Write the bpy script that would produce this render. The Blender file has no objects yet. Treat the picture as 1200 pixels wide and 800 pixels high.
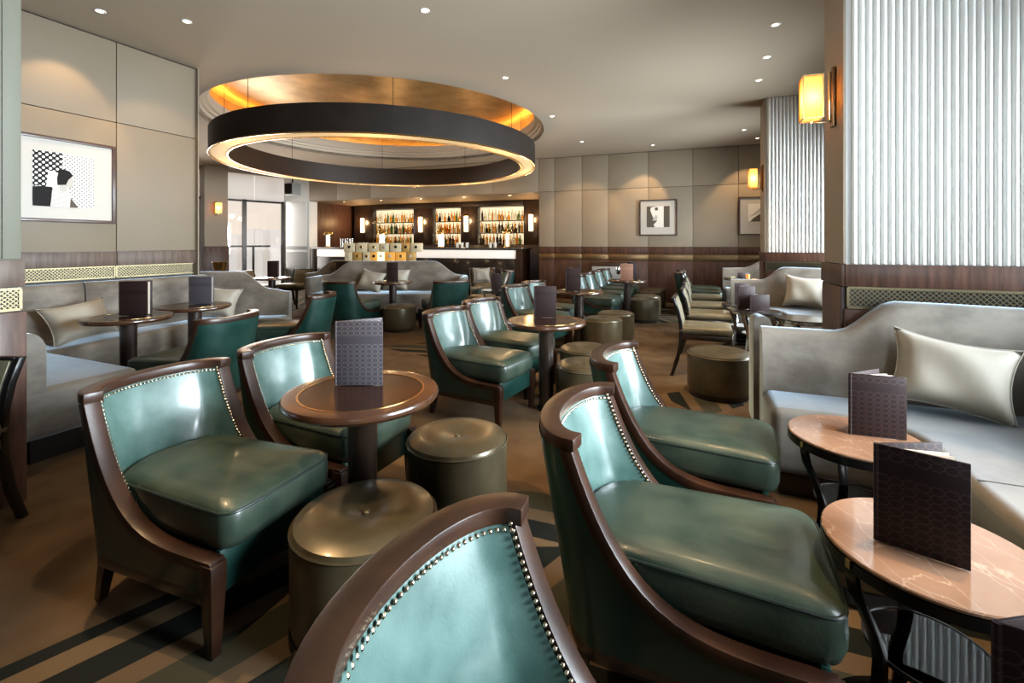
import bpy, bmesh, math, random
from math import sin, cos, pi, sqrt, atan2, radians
from mathutils import Vector, Matrix
random.seed(7)
S = bpy.context.scene
COL = S.collection

# ------------------------------------------------------------------ camera, world, light, exposure
cam = bpy.data.cameras.new('camera'); co = bpy.data.objects.new('camera', cam); COL.objects.link(co)
co.location = (0, 0, 1.25); co.rotation_euler = (pi/2, 0, 0)
cam.sensor_width = 36; cam.lens = 36*540/1200; cam.shift_x = 0; cam.shift_y = -115/1200
cam.clip_start = 0.02; cam.clip_end = 1000
S.camera = co
vs = S.view_settings
vs.view_transform = 'Standard'; vs.look = 'None'; vs.gamma = 1; vs.use_curve_mapping = False
vs.exposure = 0.0
S.cycles.max_bounces = 8; S.cycles.diffuse_bounces = 4; S.cycles.glossy_bounces = 4
S.cycles.transparent_max_bounces = 12; S.cycles.sample_clamp_indirect = 6.0
S.cycles.caustics_reflective = False; S.cycles.caustics_refractive = False

w = bpy.data.worlds.new('sky'); S.world = w; w.use_nodes = True
nt = w.node_tree; bg = nt.nodes['Background']
tc = nt.nodes.new('ShaderNodeTexCoord'); sp = nt.nodes.new('ShaderNodeSeparateXYZ'); cr = nt.nodes.new('ShaderNodeValToRGB')
nt.links.new(tc.outputs['Generated'], sp.inputs[0]); nt.links.new(sp.outputs['Z'], cr.inputs[0]); nt.links.new(cr.outputs[0], bg.inputs[0])
e = cr.color_ramp.elements
e[0].position = 0.0; e[0].color = (.97, .87, .79, 1)
e[1].position = 0.6; e[1].color = (.75, .85, .98, 1)
x = e.new(.02); x.color = (1.0, .83, .70, 1)
x = e.new(.18); x.color = (.95, .88, .82, 1)
bg.inputs[1].default_value = 1.05

def area(name, loc, rz, sx, sz, power, col, spread=120):
    l = bpy.data.lights.new(name, 'AREA'); l.shape = 'RECTANGLE'; l.size = sx; l.size_y = sz
    l.energy = power; l.color = col; l.spread = radians(spread)
    o = bpy.data.objects.new(name, l); COL.objects.link(o); o.location = loc
    o.rotation_euler = (pi/2, 0, rz)          # rz=0 shines toward +Y
    return o
COOL = (.78, .89, .97)
UA = atan2(.371, .928)                        # room axis leans this far from +Y towards +X
# daylight entering by the tall windows on the right (between the columns), plus an added fill from behind for the ribs
for k, (yy, pw) in enumerate(((.35, 155), (1.35, 90), (4.1, 110), (5.3, 110), (6.9, 130))):
    xx = 3.3 + .4*(yy-2.0) - .12
    area('daylight_right', (xx, yy, 1.5 if yy < 2 else 1.45), pi/2-UA, 1.15, 1.3 if yy < 2 else 1.6, pw, COOL, 105)
area('rib_fill_behind', (.35, -3.3, 2.25), -.12, 1.2, .9, 20, COOL, 42)  # added fill behind the camera, narrowed to reach mainly the ribs
for k, (xx, yy) in enumerate(((-8.6, 10.75), (-7.0, 12.7))):
    area('daylight_far', (xx+.1, yy-.1, 1.5), -2.2, 1.6, 1.9, 70, (1, .93, .87))

# ------------------------------------------------------------------ helpers
class MB:
    def __init__(s): s.bm = bmesh.new()
    def face(s, vs):
        try: return s.bm.faces.new(vs)
        except ValueError: return None
    def box(s, c, d, rz=0, M=None):
        m = Matrix.Translation(c) @ Matrix.Rotation(rz, 4, 'Z')
        if M: m = M @ m
        v = [s.bm.verts.new(m @ Vector((a*d[0]/2, b*d[1]/2, e*d[2]/2))) for a in (-1,1) for b in (-1,1) for e in (-1,1)]
        for f in ((0,1,3,2),(4,6,7,5),(0,4,5,1),(2,3,7,6),(0,2,6,4),(1,5,7,3)): s.bm.faces.new([v[i] for i in f])
        return s
    def prism(s, poly, z0, z1):
        a = [s.bm.verts.new((p[0], p[1], z0)) for p in poly]; b = [s.bm.verts.new((p[0], p[1], z1)) for p in poly]
        n = len(poly)
        s.face(a[::-1]); s.face(b)
        for i in range(n): s.face([a[i], a[(i+1)%n], b[(i+1)%n], b[i]])
        return s
    def loft(s, loops, closed=True, cap=True, ring=False):
        L = [[s.bm.verts.new(p) for p in lp] for lp in loops]
        n = len(loops[0]); m = len(L)
        for i in range(m if ring else m-1):
            A, B = L[i], L[(i+1)%m]
            for j in range(n if closed else n-1):
                s.face([A[j], A[(j+1)%n], B[(j+1)%n], B[j]])
        if cap and closed and not ring: s.face(L[0][::-1]); s.face(L[-1])
        return s
    def lathe(s, prof, n=32, c=(0,0,0)):
        prev = None
        for r, z in prof:
            if r < 1e-6: cur = [s.bm.verts.new((c[0], c[1], c[2]+z))]
            else: cur = [s.bm.verts.new((c[0]+r*cos(2*pi*i/n), c[1]+r*sin(2*pi*i/n), c[2]+z)) for i in range(n)]
            if prev:
                if len(prev) == 1 and len(cur) > 1:
                    for i in range(n): s.face([prev[0], cur[(i+1)%n], cur[i]])
                elif len(cur) == 1 and len(prev) > 1:
                    for i in range(n): s.face([prev[i], prev[(i+1)%n], cur[0]])
                elif len(cur) > 1:
                    for i in range(n): s.face([prev[i], prev[(i+1)%n], cur[(i+1)%n], cur[i]])
            prev = cur
        return s
    def tube(s, pts, r, n=8, ring=False):
        P = [Vector(p) for p in pts]; loops = []
        for i, p in enumerate(P):
            if ring: t = P[(i+1)%len(P)] - P[i-1]
            else: t = P[min(i+1, len(P)-1)] - P[max(i-1, 0)]
            t.normalize()
            up = Vector((0,0,1)) if abs(t.z) < .9 else Vector((1,0,0))
            a = t.cross(up).normalized(); b = t.cross(a)
            rr = r[i] if isinstance(r, (list, tuple)) else r
            loops.append([p + a*rr*cos(2*pi*k/n) + b*rr*sin(2*pi*k/n) for k in range(n)])
        return s.loft(loops, ring=ring)
    def dome(s, c, nrm, r):
        nrm = Vector(nrm).normalized(); a = nrm.orthogonal().normalized(); b = nrm.cross(a); c = Vector(c)
        n = 6
        r0 = [s.bm.verts.new(c + (a*cos(2*pi*k/n)+b*sin(2*pi*k/n))*r) for k in range(n)]
        r1 = [s.bm.verts.new(c + (a*cos(2*pi*k/n)+b*sin(2*pi*k/n))*r*.6 + nrm*r*.55) for k in range(n)]
        t = s.bm.verts.new(c + nrm*r*.72)
        for k in range(n):
            s.face([r0[k], r0[(k+1)%n], r1[(k+1)%n], r1[k]]); s.face([r1[k], r1[(k+1)%n], t])
        return s
    def build(s, name, m, parent=None, bevel=0, seg=2, angle=40, loc=None, rot=None):
        bm = s.bm
        bmesh.ops.recalc_face_normals(bm, faces=bm.faces)
        if bevel:
            ed = [e for e in bm.edges if len(e.link_faces) == 2 and e.calc_face_angle(0) > radians(30)]
            bmesh.ops.bevel(bm, geom=ed, offset=bevel, segments=seg, profile=.5, affect='EDGES', clamp_overlap=True)
        me = bpy.data.meshes.new(name); bm.to_mesh(me); bm.free()
        for p in me.polygons: p.use_smooth = True
        me.set_sharp_from_angle(angle=radians(angle))
        if m: me.materials.append(m)
        o = bpy.data.objects.new(name, me); COL.objects.link(o)
        if parent: o.parent = parent
        if loc: o.location = loc
        if rot: o.rotation_euler = rot
        return o

def tag(o, label, cat, group=None):
    o['label'] = label; o['category'] = cat
    if group: o['group'] = group
    return o
def thing(name, label, cat, loc=(0,0,0), rz=0, group=None):
    o = bpy.data.objects.new(name, None); COL.objects.link(o); o.empty_display_size = .1
    o.location = loc; o.rotation_euler = (0, 0, rz)
    return tag(o, label, cat, group)
def struct(o): o['kind'] = 'structure'; return o
def stuff(o): o['kind'] = 'stuff'; return o
KIDS = {}
def dup(root, loc, rz, label, group=None):
    def cp(o, par):
        c = o.copy(); COL.objects.link(c)
        if par: c.parent = par
        for ch in o.children: cp(ch, c)
        return c
    r = cp(root, None); r.location = loc; r.rotation_euler = (0, 0, rz); r['label'] = label
    if group: r['group'] = group
    return r
def heading(fx, fy): return atan2(fy, fx)

# ------------------------------------------------------------------ materials
def mat(name, c1, c2=None, rough=.5, metal=0, scale=8, stretch=(1,1,1), bump=0, bscale=80, coat=0, spec=.5, sheen=0, emit=None, estr=0, detail=4, rvar=0, contrast=(.35,.65), sheencol=None, trans=0):
    m = bpy.data.materials.new(name); m.use_nodes = True
    n = m.node_tree.nodes; l = m.node_tree.links; p = n['Principled BSDF']
    p.inputs['Base Color'].default_value = (*c1, 1); p.inputs['Roughness'].default_value = rough
    p.inputs['Metallic'].default_value = metal; p.inputs['Coat Weight'].default_value = coat; p.inputs['Coat Roughness'].default_value = .12
    p.inputs['Specular IOR Level'].default_value = spec
    if sheen:
        p.inputs['Sheen Weight'].default_value = sheen; p.inputs['Sheen Roughness'].default_value = .35
        if sheencol: p.inputs['Sheen Tint'].default_value = (*sheencol, 1)
    if emit: p.inputs['Emission Color'].default_value = (*emit, 1); p.inputs['Emission Strength'].default_value = estr
    if trans: p.inputs['Transmission Weight'].default_value = trans
    if c2 or bump or rvar:
        t = n.new('ShaderNodeTexCoord'); mp = n.new('ShaderNodeMapping'); mp.inputs['Scale'].default_value = stretch
        l.new(t.outputs['Object'], mp.inputs[0])
    if c2 or rvar:
        no = n.new('ShaderNodeTexNoise'); no.inputs['Scale'].default_value = scale; no.inputs['Detail'].default_value = detail
        no.inputs['Roughness'].default_value = .6
        l.new(mp.outputs[0], no.inputs['Vector'])
        r = n.new('ShaderNodeValToRGB'); r.color_ramp.elements[0].position = contrast[0]; r.color_ramp.elements[1].position = contrast[1]
        r.color_ramp.elements[0].color = (*c1, 1); r.color_ramp.elements[1].color = (*(c2 or c1), 1)
        l.new(no.outputs['Fac'], r.inputs[0]); l.new(r.outputs[0], p.inputs['Base Color'])
        if rvar:
            mr = n.new('ShaderNodeMapRange'); mr.inputs['From Min'].default_value = .3; mr.inputs['From Max'].default_value = .7
            mr.inputs['To Min'].default_value = rough-rvar; mr.inputs['To Max'].default_value = rough+rvar
            l.new(no.outputs['Fac'], mr.inputs[0]); l.new(mr.outputs[0], p.inputs['Roughness'])
    if bump:
        b = n.new('ShaderNodeTexNoise'); b.inputs['Scale'].default_value = bscale; b.inputs['Detail'].default_value = 3
        l.new(mp.outputs[0], b.inputs['Vector'])
        bu = n.new('ShaderNodeBump'); bu.inputs['Strength'].default_value = bump; bu.inputs['Distance'].default_value = .01
        l.new(b.outputs['Fac'], bu.inputs['Height']); l.new(bu.outputs[0], p.inputs['Normal'])
    return m

GREEN = mat('green_leather', (.034,.078,.068), (.085,.150,.135), rough=.36, scale=6, bump=.05, bscale=160, coat=.35, detail=8, rvar=.06, spec=.6)
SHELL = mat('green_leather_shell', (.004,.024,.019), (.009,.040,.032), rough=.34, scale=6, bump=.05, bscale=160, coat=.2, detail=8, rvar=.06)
GREEN_SEAT = mat('green_leather_seat', (.015,.031,.023), (.048,.066,.045), rough=.36, scale=5, stretch=(1,1.6,1), bump=.08, bscale=90, coat=.12, detail=10, rvar=.08)
BRONZE = mat('bronze_leather', (.072,.057,.030), (.112,.089,.050), rough=.33, metal=.35, scale=7, bump=.05, bscale=150, coat=.15, detail=6)
OLIVE = mat('olive_leather', (.13,.115,.07), (.19,.165,.105), rough=.4, metal=.2, scale=6, bump=.05, bscale=120, coat=.1)
WOOD = mat('walnut', (.014,.0055,.0030), (.038,.0155,.008), rough=.34, scale=5, stretch=(1,1,1), bump=.03, bscale=90, spec=.38, detail=8)
WOODV = mat('walnut_panel', (.040,.017,.010), (.098,.045,.028), rough=.4, scale=6, stretch=(5,5,.5), bump=.03, bscale=40, spec=.3, detail=8)
WOODG = mat('grey_walnut', (.070,.046,.034), (.125,.087,.066), rough=.45, spec=.3, scale=6, stretch=(5,5,.6), bump=.03, bscale=40, detail=8)
DARK = mat('dark_wood', (.012,.007,.005), (.03,.016,.010), rough=.3, scale=9, stretch=(1,1,.4), coat=.3)
BLACK = mat('black_lacquer', (.008,.007,.007), rough=.25, coat=.3)
VELVET = mat('taupe_velvet', (.090,.074,.058), (.215,.188,.155), rough=.48, scale=2.6, stretch=(1,1,1.6), sheen=1.0, sheencol=(.62,.82,1.0), detail=5, bump=.04, bscale=220, spec=.3)
PILLOW = mat('cream_satin', (.28,.25,.20), (.35,.315,.255), rough=.58, scale=3, sheen=.3, bump=.03, bscale=200)
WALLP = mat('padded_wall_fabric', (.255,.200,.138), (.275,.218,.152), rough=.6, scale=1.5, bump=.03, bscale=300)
WALLL = mat('padded_wall_fabric_dimmed', (.185,.145,.098), (.20,.158,.108), rough=.6, scale=1.5, bump=.03, bscale=300)  # same fabric as WALLP, colour darkened to offset strong daylight on the left wall
PAINT = mat('ceiling_paint', (.385,.31,.228), rough=.85)
STEP = mat('recess_plaster', (.72,.62,.50), rough=.8)
WHITE = mat('white_lacquer', (.84,.84,.81), rough=.3, coat=.2)
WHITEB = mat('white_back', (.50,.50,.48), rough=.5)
BRASS = mat('brass', (.55,.36,.13), (.66,.45,.19), rough=.26, metal=1, scale=9)
DBRASS = mat('dark_brass', (.22,.14,.07), rough=.35, metal=.9)
GOLD = mat('gold_leaf', (.42,.25,.09), (.62,.40,.17), rough=.38, metal=.75, scale=3, detail=8, bump=.05, bscale=20)
GRILLE = mat('pewter_grille', (.20,.165,.095), rough=.36, metal=.9)
GRILLEB = mat('grille_backing', (.018,.016,.012), rough=.6)
CHROME = mat('chrome', (.55,.55,.55), rough=.12, metal=1)
STEELD = mat('dark_steel', (.03,.026,.024), rough=.22, metal=.8)
MENU_IN = mat('menu_paper', (.55,.47,.38), rough=.6)
TAN = mat('tan_lining', (.30,.17,.11), rough=.5)
MATW = mat('mat_board', (.44,.41,.365), rough=.5)
INK = mat('print_black', (.012,.011,.011), rough=.6, spec=.1)
INKG = mat('print_grey', (.42,.40,.37), rough=.6, spec=.1)
INKL = mat('print_light', (.68,.66,.62), rough=.6, spec=.1)
INKM = mat('print_brown', (.09,.075,.06), rough=.6, spec=.1)
FRAMEM = mat('frame_wood', (.05,.028,.024), (.08,.045,.035), rough=.3, scale=10)
def shade_mat(name, c, em):
    m = mat(name, c, rough=.5, emit=c, estr=em); n = m.node_tree.nodes; l = m.node_tree.links
    a = n.new('ShaderNodeBsdfTranslucent'); a.inputs[0].default_value = (*c, 1); mx = n.new('ShaderNodeMixShader'); mx.inputs[0].default_value = .6
    l.new(n['Principled BSDF'].outputs[0], mx.inputs[1]); l.new(a.outputs[0], mx.inputs[2]); l.new(mx.outputs[0], n['Material Output'].inputs[0]); return m
SHADE = shade_mat('amber_shade', (.95,.56,.20), .30)
SHADEW = mat('warm_shade', (.9,.75,.5), rough=.5, emit=(1,.76,.42), estr=3.2)
LENS = mat('lamp_lens', (1,.9,.7), emit=(1,.83,.58), estr=14)
COVE = mat('cove_strip', (1,.7,.2), emit=(1,.58,.12), estr=65)
CRYST = mat('lit_crystal', (.7,.5,.28), (.4,.26,.12), rough=.7, scale=60, emit=(1,.68,.32), estr=.42)
ONYX = mat('backlit_onyx', (.8,.78,.75), (.9,.88,.86), rough=.35, scale=2, stretch=(1,1,3), emit=(1,.92,.82), estr=.42)
BACKLIT = mat('backlit_shelf_panel', (.9,.85,.75), rough=.4, emit=(1,.80,.50), estr=1.0)
LEDGE = mat('bar_top_stone', (.05,.05,.048), rough=.2, coat=.2)
MARBLED = mat('dark_marble', (.018,.013,.011), (.20,.17,.14), rough=.2, scale=3.5, detail=12, contrast=(.62,.72), coat=.2)
GREYM = mat('grey_paint', (.30,.31,.31), rough=.5)
HAZE = mat('haze_tinted_concrete', (.98,.93,.89), rough=.9)  # near-white colour paints the outdoor haze onto the towers
PIPING = mat('piping_dark', (.010,.020,.016), rough=.4)

def glass_mat(name, tint, refl=.1):
    m = bpy.data.materials.new(name); m.use_nodes = True
    n = m.node_tree.nodes; l = m.node_tree.links; n.clear()
    o = n.new('ShaderNodeOutputMaterial'); mx = n.new('ShaderNodeMixShader'); t = n.new('ShaderNodeBsdfTransparent'); g = n.new('ShaderNodeBsdfGlossy')
    f = n.new('ShaderNodeFresnel'); f.inputs[0].default_value = 1.45
    t.inputs[0].default_value = (*tint, 1); g.inputs['Roughness'].default_value = .03
    l.new(f.outputs[0], mx.inputs[0]); l.new(t.outputs[0], mx.inputs[1]); l.new(g.outputs[0], mx.inputs[2]); l.new(mx.outputs[0], o.inputs[0])
    return m
GLASS = glass_mat('clear_glass', (.96,.97,.97)); SMOKE = glass_mat('smoked_glass', (.75,.69,.63)); BLIND = None
BLIND = mat('sheer_blind', (.80,.74,.66), rough=.8)
def _tl():
    n = BLIND.node_tree.nodes; l = BLIND.node_tree.links; a = n.new('ShaderNodeBsdfTranslucent'); a.inputs[0].default_value = (.95,.90,.84,1)
    mx = n.new('ShaderNodeMixShader'); mx.inputs[0].default_value = .65; l.new(n['Principled BSDF'].outputs[0], mx.inputs[1]); l.new(a.outputs[0], mx.inputs[2])
    l.new(mx.outputs[0], n['Material Output'].inputs[0])
_tl()

def marble_mat():
    m = mat('brown_marble', (.165,.088,.052), (.235,.132,.082), rough=.09, scale=4, detail=8, coat=.3, spec=.6)
    n = m.node_tree.nodes; l = m.node_tree.links; p = n['Principled BSDF']
    t = n.new('ShaderNodeTexCoord'); v = n.new('ShaderNodeTexVoronoi'); v.feature = 'DISTANCE_TO_EDGE'; v.inputs['Scale'].default_value = 15
    no = n.new('ShaderNodeTexNoise'); no.inputs['Scale'].default_value = 7; no.inputs['Detail'].default_value = 5
    mx = n.new('ShaderNodeMixRGB'); mx.inputs[0].default_value = .13
    mp = n.new('ShaderNodeMapping'); mp.inputs['Scale'].default_value = (1, .4, 1); mp.inputs['Rotation'].default_value = (0,0,.9)
    l.new(t.outputs['Object'], mp.inputs[0]); l.new(mp.outputs[0], no.inputs[0]); l.new(mp.outputs[0], mx.inputs[1]); l.new(no.outputs['Color'], mx.inputs[2]); l.new(mx.outputs[0], v.inputs['Vector'])
    r = n.new('ShaderNodeValToRGB'); r.color_ramp.elements[0].position = .0; r.color_ramp.elements[0].color = (.45,.45,.45,1)
    r.color_ramp.elements[1].position = .022; r.color_ramp.elements[1].color = (0,0,0,1)
    l.new(v.outputs['Distance'], r.inputs[0])
    base = p.inputs['Base Color'].links[0].from_socket
    m2 = n.new('ShaderNodeMixRGB'); m2.inputs[2].default_value = (.42,.31,.22,1)
    l.new(r.outputs[0], m2.inputs[0]); l.new(base, m2.inputs[1]); l.new(m2.outputs[0], p.inputs['Base Color'])
    return m
MARBLE = marble_mat()

def math_node(n, l, op, a, b=None):
    q = n.new('ShaderNodeMath'); q.operation = op
    for i, v in enumerate((a, b)):
        if v is None: continue
        if isinstance(v, (int, float)): q.inputs[i].default_value = v
        else: l.new(v, q.inputs[i])
    return q.outputs[0]

def menu_mat(name, base, line, rough=.5):
    m = mat(name, base, rough=rough, spec=.18); n = m.node_tree.nodes; l = m.node_tree.links; p = n['Principled BSDF']
    M = lambda op, a, b=None: math_node(n, l, op, a, b)
    t = n.new('ShaderNodeTexCoord'); s = n.new('ShaderNodeSeparateXYZ'); l.new(t.outputs['Object'], s.inputs[0])
    u = M('MULTIPLY', M('SUBTRACT', M('FRACT', M('DIVIDE', s.outputs['X'], .0245)), .5), 2.0)
    v = M('MULTIPLY', M('SUBTRACT', M('FRACT', M('DIVIDE', s.outputs['Z'], .0185)), .5), 2.0)
    d = M('SQRT', M('ADD', M('MULTIPLY', u, u), M('MULTIPLY', v, v)))
    ln = M('LESS_THAN', M('ABSOLUTE', M('SUBTRACT', d, .97)), .10)
    gap = M('GREATER_THAN', M('ABSOLUTE', M('SUBTRACT', s.outputs['Z'], .185)), .0165)
    f = M('MULTIPLY', ln, gap)
    mx = n.new('ShaderNodeMixRGB'); mx.inputs[1].default_value = (*base, 1); mx.inputs[2].default_value = (*line, 1)
    l.new(f, mx.inputs[0]); l.new(mx.outputs[0], p.inputs['Base Color'])
    return m
MENU = menu_mat('menu_cover_brown', (.016,.008,.008), (.040,.022,.020))
MENUG = menu_mat('menu_cover_grey', (.050,.043,.050), (.105,.094,.10))
MENUR = menu_mat('menu_cover_rust', (.25,.12,.075), (.10,.05,.035))

def carpet_mat():
    m = mat('patterned_carpet', (.1,.07,.04), rough=.95, bump=.25, bscale=350, spec=.1); n = m.node_tree.nodes; l = m.node_tree.links; p = n['Principled BSDF']
    M = lambda op, a, b=None: math_node(n, l, op, a, b)
    t = n.new('ShaderNodeTexCoord')
    v = n.new('ShaderNodeTexVoronoi'); v.inputs['Scale'].default_value = .62
    mp = n.new('ShaderNodeMapping'); mp.inputs['Location'].default_value = (.05,.45,0); l.new(t.outputs['Object'], mp.inputs[0]); l.new(mp.outputs[0], v.inputs['Vector'])
    sc = n.new('ShaderNodeSeparateColor'); l.new(v.outputs['Color'], sc.inputs[0])
    s = n.new('ShaderNodeSeparateXYZ'); l.new(t.outputs['Object'], s.inputs[0])
    # near left corner: stripes running to the upper right; elsewhere each patch has its own direction
    near = M('MULTIPLY', M('LESS_THAN', M('ADD', M('MULTIPLY', s.outputs['X'], .69), M('MULTIPLY', s.outputs['Y'], -.72)), 9), M('LESS_THAN', s.outputs['Y'], 1.9))
    near = M('MULTIPLY', near, M('LESS_THAN', s.outputs['X'], .2))
    ang = M('ADD', M('MULTIPLY', sc.outputs[0], 3.14), 0)
    cx = M('ADD', M('MULTIPLY', M('COSINE', ang), M('SUBTRACT', 1.0, near)), M('MULTIPLY', near, .72))
    cy = M('ADD', M('MULTIPLY', M('SINE', ang), M('SUBTRACT', 1.0, near)), M('MULTIPLY', near, -.69))
    d = M('ADD', M('MULTIPLY', s.outputs['X'], cx), M('MULTIPLY', s.outputs['Y'], cy))
    f = M('FRACT', M('MULTIPLY', d, 1.6))
    r = n.new('ShaderNodeValToRGB'); r.color_ramp.interpolation = 'CONSTANT'
    els = [(0,(.012,.014,.012)),(.18,(.11,.074,.042)),(.32,(.042,.040,.026)),(.55,(.11,.074,.042)),(.68,(.012,.014,.012)),(.86,(.135,.092,.052))]
    E = r.color_ramp.elements
    E[0].position = 0; E[0].color = (*els[0][1],1); E[1].position = els[1][0]; E[1].color = (*els[1][1],1)
    for q in els[2:]: k = E.new(q[0]); k.color = (*q[1],1)
    l.new(f, r.inputs[0])
    far_on = M('GREATER_THAN', sc.outputs[1], .38)
    near_on = M('GREATER_THAN', d, -2.02)
    on = M('ADD', M('MULTIPLY', near, near_on), M('MULTIPLY', M('SUBTRACT', 1.0, near), far_on))
    no = n.new('ShaderNodeTexNoise'); no.inputs['Scale'].default_value = 5; no.inputs['Detail'].default_value = 8
    l.new(t.outputs['Object'], no.inputs['Vector'])
    pr = n.new('ShaderNodeValToRGB'); pr.color_ramp.elements[0].position = .3; pr.color_ramp.elements[1].position = .7
    pr.color_ramp.elements[0].color = (.085,.053,.029,1); pr.color_ramp.elements[1].color = (.135,.090,.052,1)
    l.new(no.outputs['Fac'], pr.inputs[0])
    mx = n.new('ShaderNodeMixRGB'); l.new(on, mx.inputs[0]); l.new(pr.outputs[0], mx.inputs[1]); l.new(r.outputs[0], mx.inputs[2])
    l.new(mx.outputs[0], p.inputs['Base Color'])
    return m
CARPET = carpet_mat()

# ------------------------------------------------------------------ room shell
CEIL = 3.2
U = Vector((.371, .928, 0)); V = Vector((.928, -.371, 0))
ROOM = [(-9.6,9.4), (-6.55,13.25), (.63,10.64), (6.1,8.66), (3.3+.4*6.6, 8.6), (1.1,-3.5), (-4.75,-3.5), (-4.6,1.0), (-8.2,3.2)]
fl = MB(); fl.prism([(-10.2,8.5),(-6.9,14.2),(-5.0,15.2),(7,11),(7,-4),(-9,-4)], -.1, 0); struct(fl.build('floor', CARPET))

RC = Vector((-2.2, 8.05)); RO, RI, RS = 2.6, 2.35, 2.75
def ray_room(a):
    d = Vector((cos(a), sin(a))); best = 1e9
    poly = [(-9.7,9.3),(-6.65,13.35),(6.3,8.75),(6.3,7.5),(1.3,-3.65),(-4.95,-3.65),(-9.5,3)]
    for i in range(len(poly)):
        p = Vector(poly[i]); q = Vector(poly[(i+1)%len(poly)]); ed = q-p
        den = d.x*ed.y - d.y*ed.x
        if abs(den) < 1e-9: continue
        t = ((p-RC).x*ed.y - (p-RC).y*ed.x)/den; s_ = ((p-RC).x*d.y - (p-RC).y*d.x)/den
        if t > 0 and -1e-6 <= s_ <= 1+1e-6: best = min(best, t)
    return RC + d*best
N = 128
cm = MB()
angs = [2*pi*i/N for i in range(N)]
inn = [(RC.x+RS*cos(a), RC.y+RS*sin(a), CEIL) for a in angs]; out = [(*ray_room(a), CEIL) for a in angs]
inn2 = [(p[0],p[1],CEIL+.06) for p in inn]; out2 = [(p[0],p[1],CEIL+.06) for p in out]
cm.loft([inn, out, out2, inn2], cap=False, ring=True)
ceil = struct(cm.build('ceiling', PAINT))
prof = [(RS,0),(RS,.05),(RS-.05,.05),(RS-.05,.10),(RS-.10,.10),(RS-.10,.15),(RO,.15),(RO,.30),(RO+.015,.30),(RO+.015,.19)]
MB().lathe([(r, z) for r, z in prof], 128, (RC.x, RC.y, CEIL)).build('recess_moulding', STEP, ceil)
MB().lathe([(RO+.12,.19),(RO+.12,.52),(0,.52)], 128, (RC.x, RC.y, CEIL)).build('recess_dome', GOLD, ceil)
MB().lathe([(RO+.09,.20),(RO+.09,.23),(RO+.06,.23),(RO+.06,.20),(RO+.09,.20)], 128, (RC.x, RC.y, CEIL)).build('cove_light', COVE, ceil)

def wallbox(p, q, z0, z1, th, side=1):
    """prism along p->q with thickness th on the left (side=1) or right"""
    p = Vector(p[:2]); q = Vector(q[:2]); d = (q-p).normalized(); n = Vector((-d.y, d.x))*side*th
    return MB().prism([p, q, q+n, p+n], z0, z1)
def seg(p, q, a, b): return (Vector(p)+(Vector(q)-Vector(p))*a, Vector(p)+(Vector(q)-Vector(p))*b)

def lattice(p, q, z0, z1, off, pitch, parent, bar=.0024):
    """diagonal metal lattice in front of a wall line p->q (off to the right of p->q)"""
    p = Vector(p); q = Vector(q); L = (q-p).length; d = (q-p)/L; n = Vector((d.y, -d.x))
    fr = MB(); m = MB(); h = z1-z0
    def P(s, z, o): return Vector((*(p+d*s+n*(off+o)), z))
    def strip(mb, a, b, wd, o0, o1):
        t = Vector((b[0]-a[0], b[1]-a[1])).normalized(); k = Vector((-t.y, t.x))*wd
        A = [(a[0]+k.x, a[1]+k.y), (a[0]-k.x, a[1]-k.y), (b[0]-k.x, b[1]-k.y), (b[0]+k.x, b[1]+k.y)]
        mb.loft([[P(s_, z_, o0) for s_, z_ in A], [P(s_, z_, o1) for s_, z_ in A]])
    for sgn in (1, -1):
        k = -h
        while k < L+h:
            s0, s1, za, zb = k, k+h, (z0 if sgn > 0 else z1), (z1 if sgn > 0 else z0)
            if s1 > 0 and s0 < L:
                if s0 < 0: za += (zb-za)*(-s0)/h; s0 = 0
                if s1 > L: zb -= (zb-za)*(s1-L)/(s1-s0); s1 = L
                if s1-s0 > .004: strip(m, (s0, za), (s1, zb), bar, 0 if sgn > 0 else .003, .003 if sgn > 0 else .006)
            k += pitch
    stuff(m.build('lattice_bars', GRILLE, parent))
    for a, b in (((0,z0),(L,z0)), ((0,z1),(L,z1)), ((0,z0),(0,z1)), ((L,z0),(L,z1))): strip(fr, a, b, .006, -.002, .010)
    fr.build('lattice_frame', GRILLE, parent)

# left wall with the polka dot picture
LW0, LW1 = Vector((-4.56,2.72)), Vector((-3.54,5.14))
lw = struct(wallbox(LW0, LW1, 0, CEIL, .25).build('wall_left', DARK))
LD = (LW1-LW0).normalized(); LN = Vector((LD.y, -LD.x))
def on_left(Y): return LW0 + LD*((Y-LW0.y)/LD.y)
js = [2.85, 3.775, 4.445, 5.14]
for a, b in zip(js[:-1], js[1:]):
    pa, pb = on_left(a)+LD*.003, on_left(b)-LD*.003
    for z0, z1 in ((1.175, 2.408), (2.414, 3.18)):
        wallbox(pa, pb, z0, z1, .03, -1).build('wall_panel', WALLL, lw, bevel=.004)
    wallbox(pa, pb, 1.035, 1.172, .04, -1).build('dado_rail', WOODG, lw, bevel=.004)
wallbox(on_left(2.85), on_left(5.14), .90, 1.035, .008, -1).build('grille_backing', GRILLEB, lw)
for a, b in zip(js[:-1], js[1:]): lattice(on_left(a)+LD*.008, on_left(b)-LD*.008, .925, 1.03, .010, .026, lw)
MB().box((*(LW1+LN*.02-LD*.004), 1.6), (.012,.10,3.18), atan2(LD.y,LD.x)).build('corner_trim', WALLL, lw)

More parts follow.
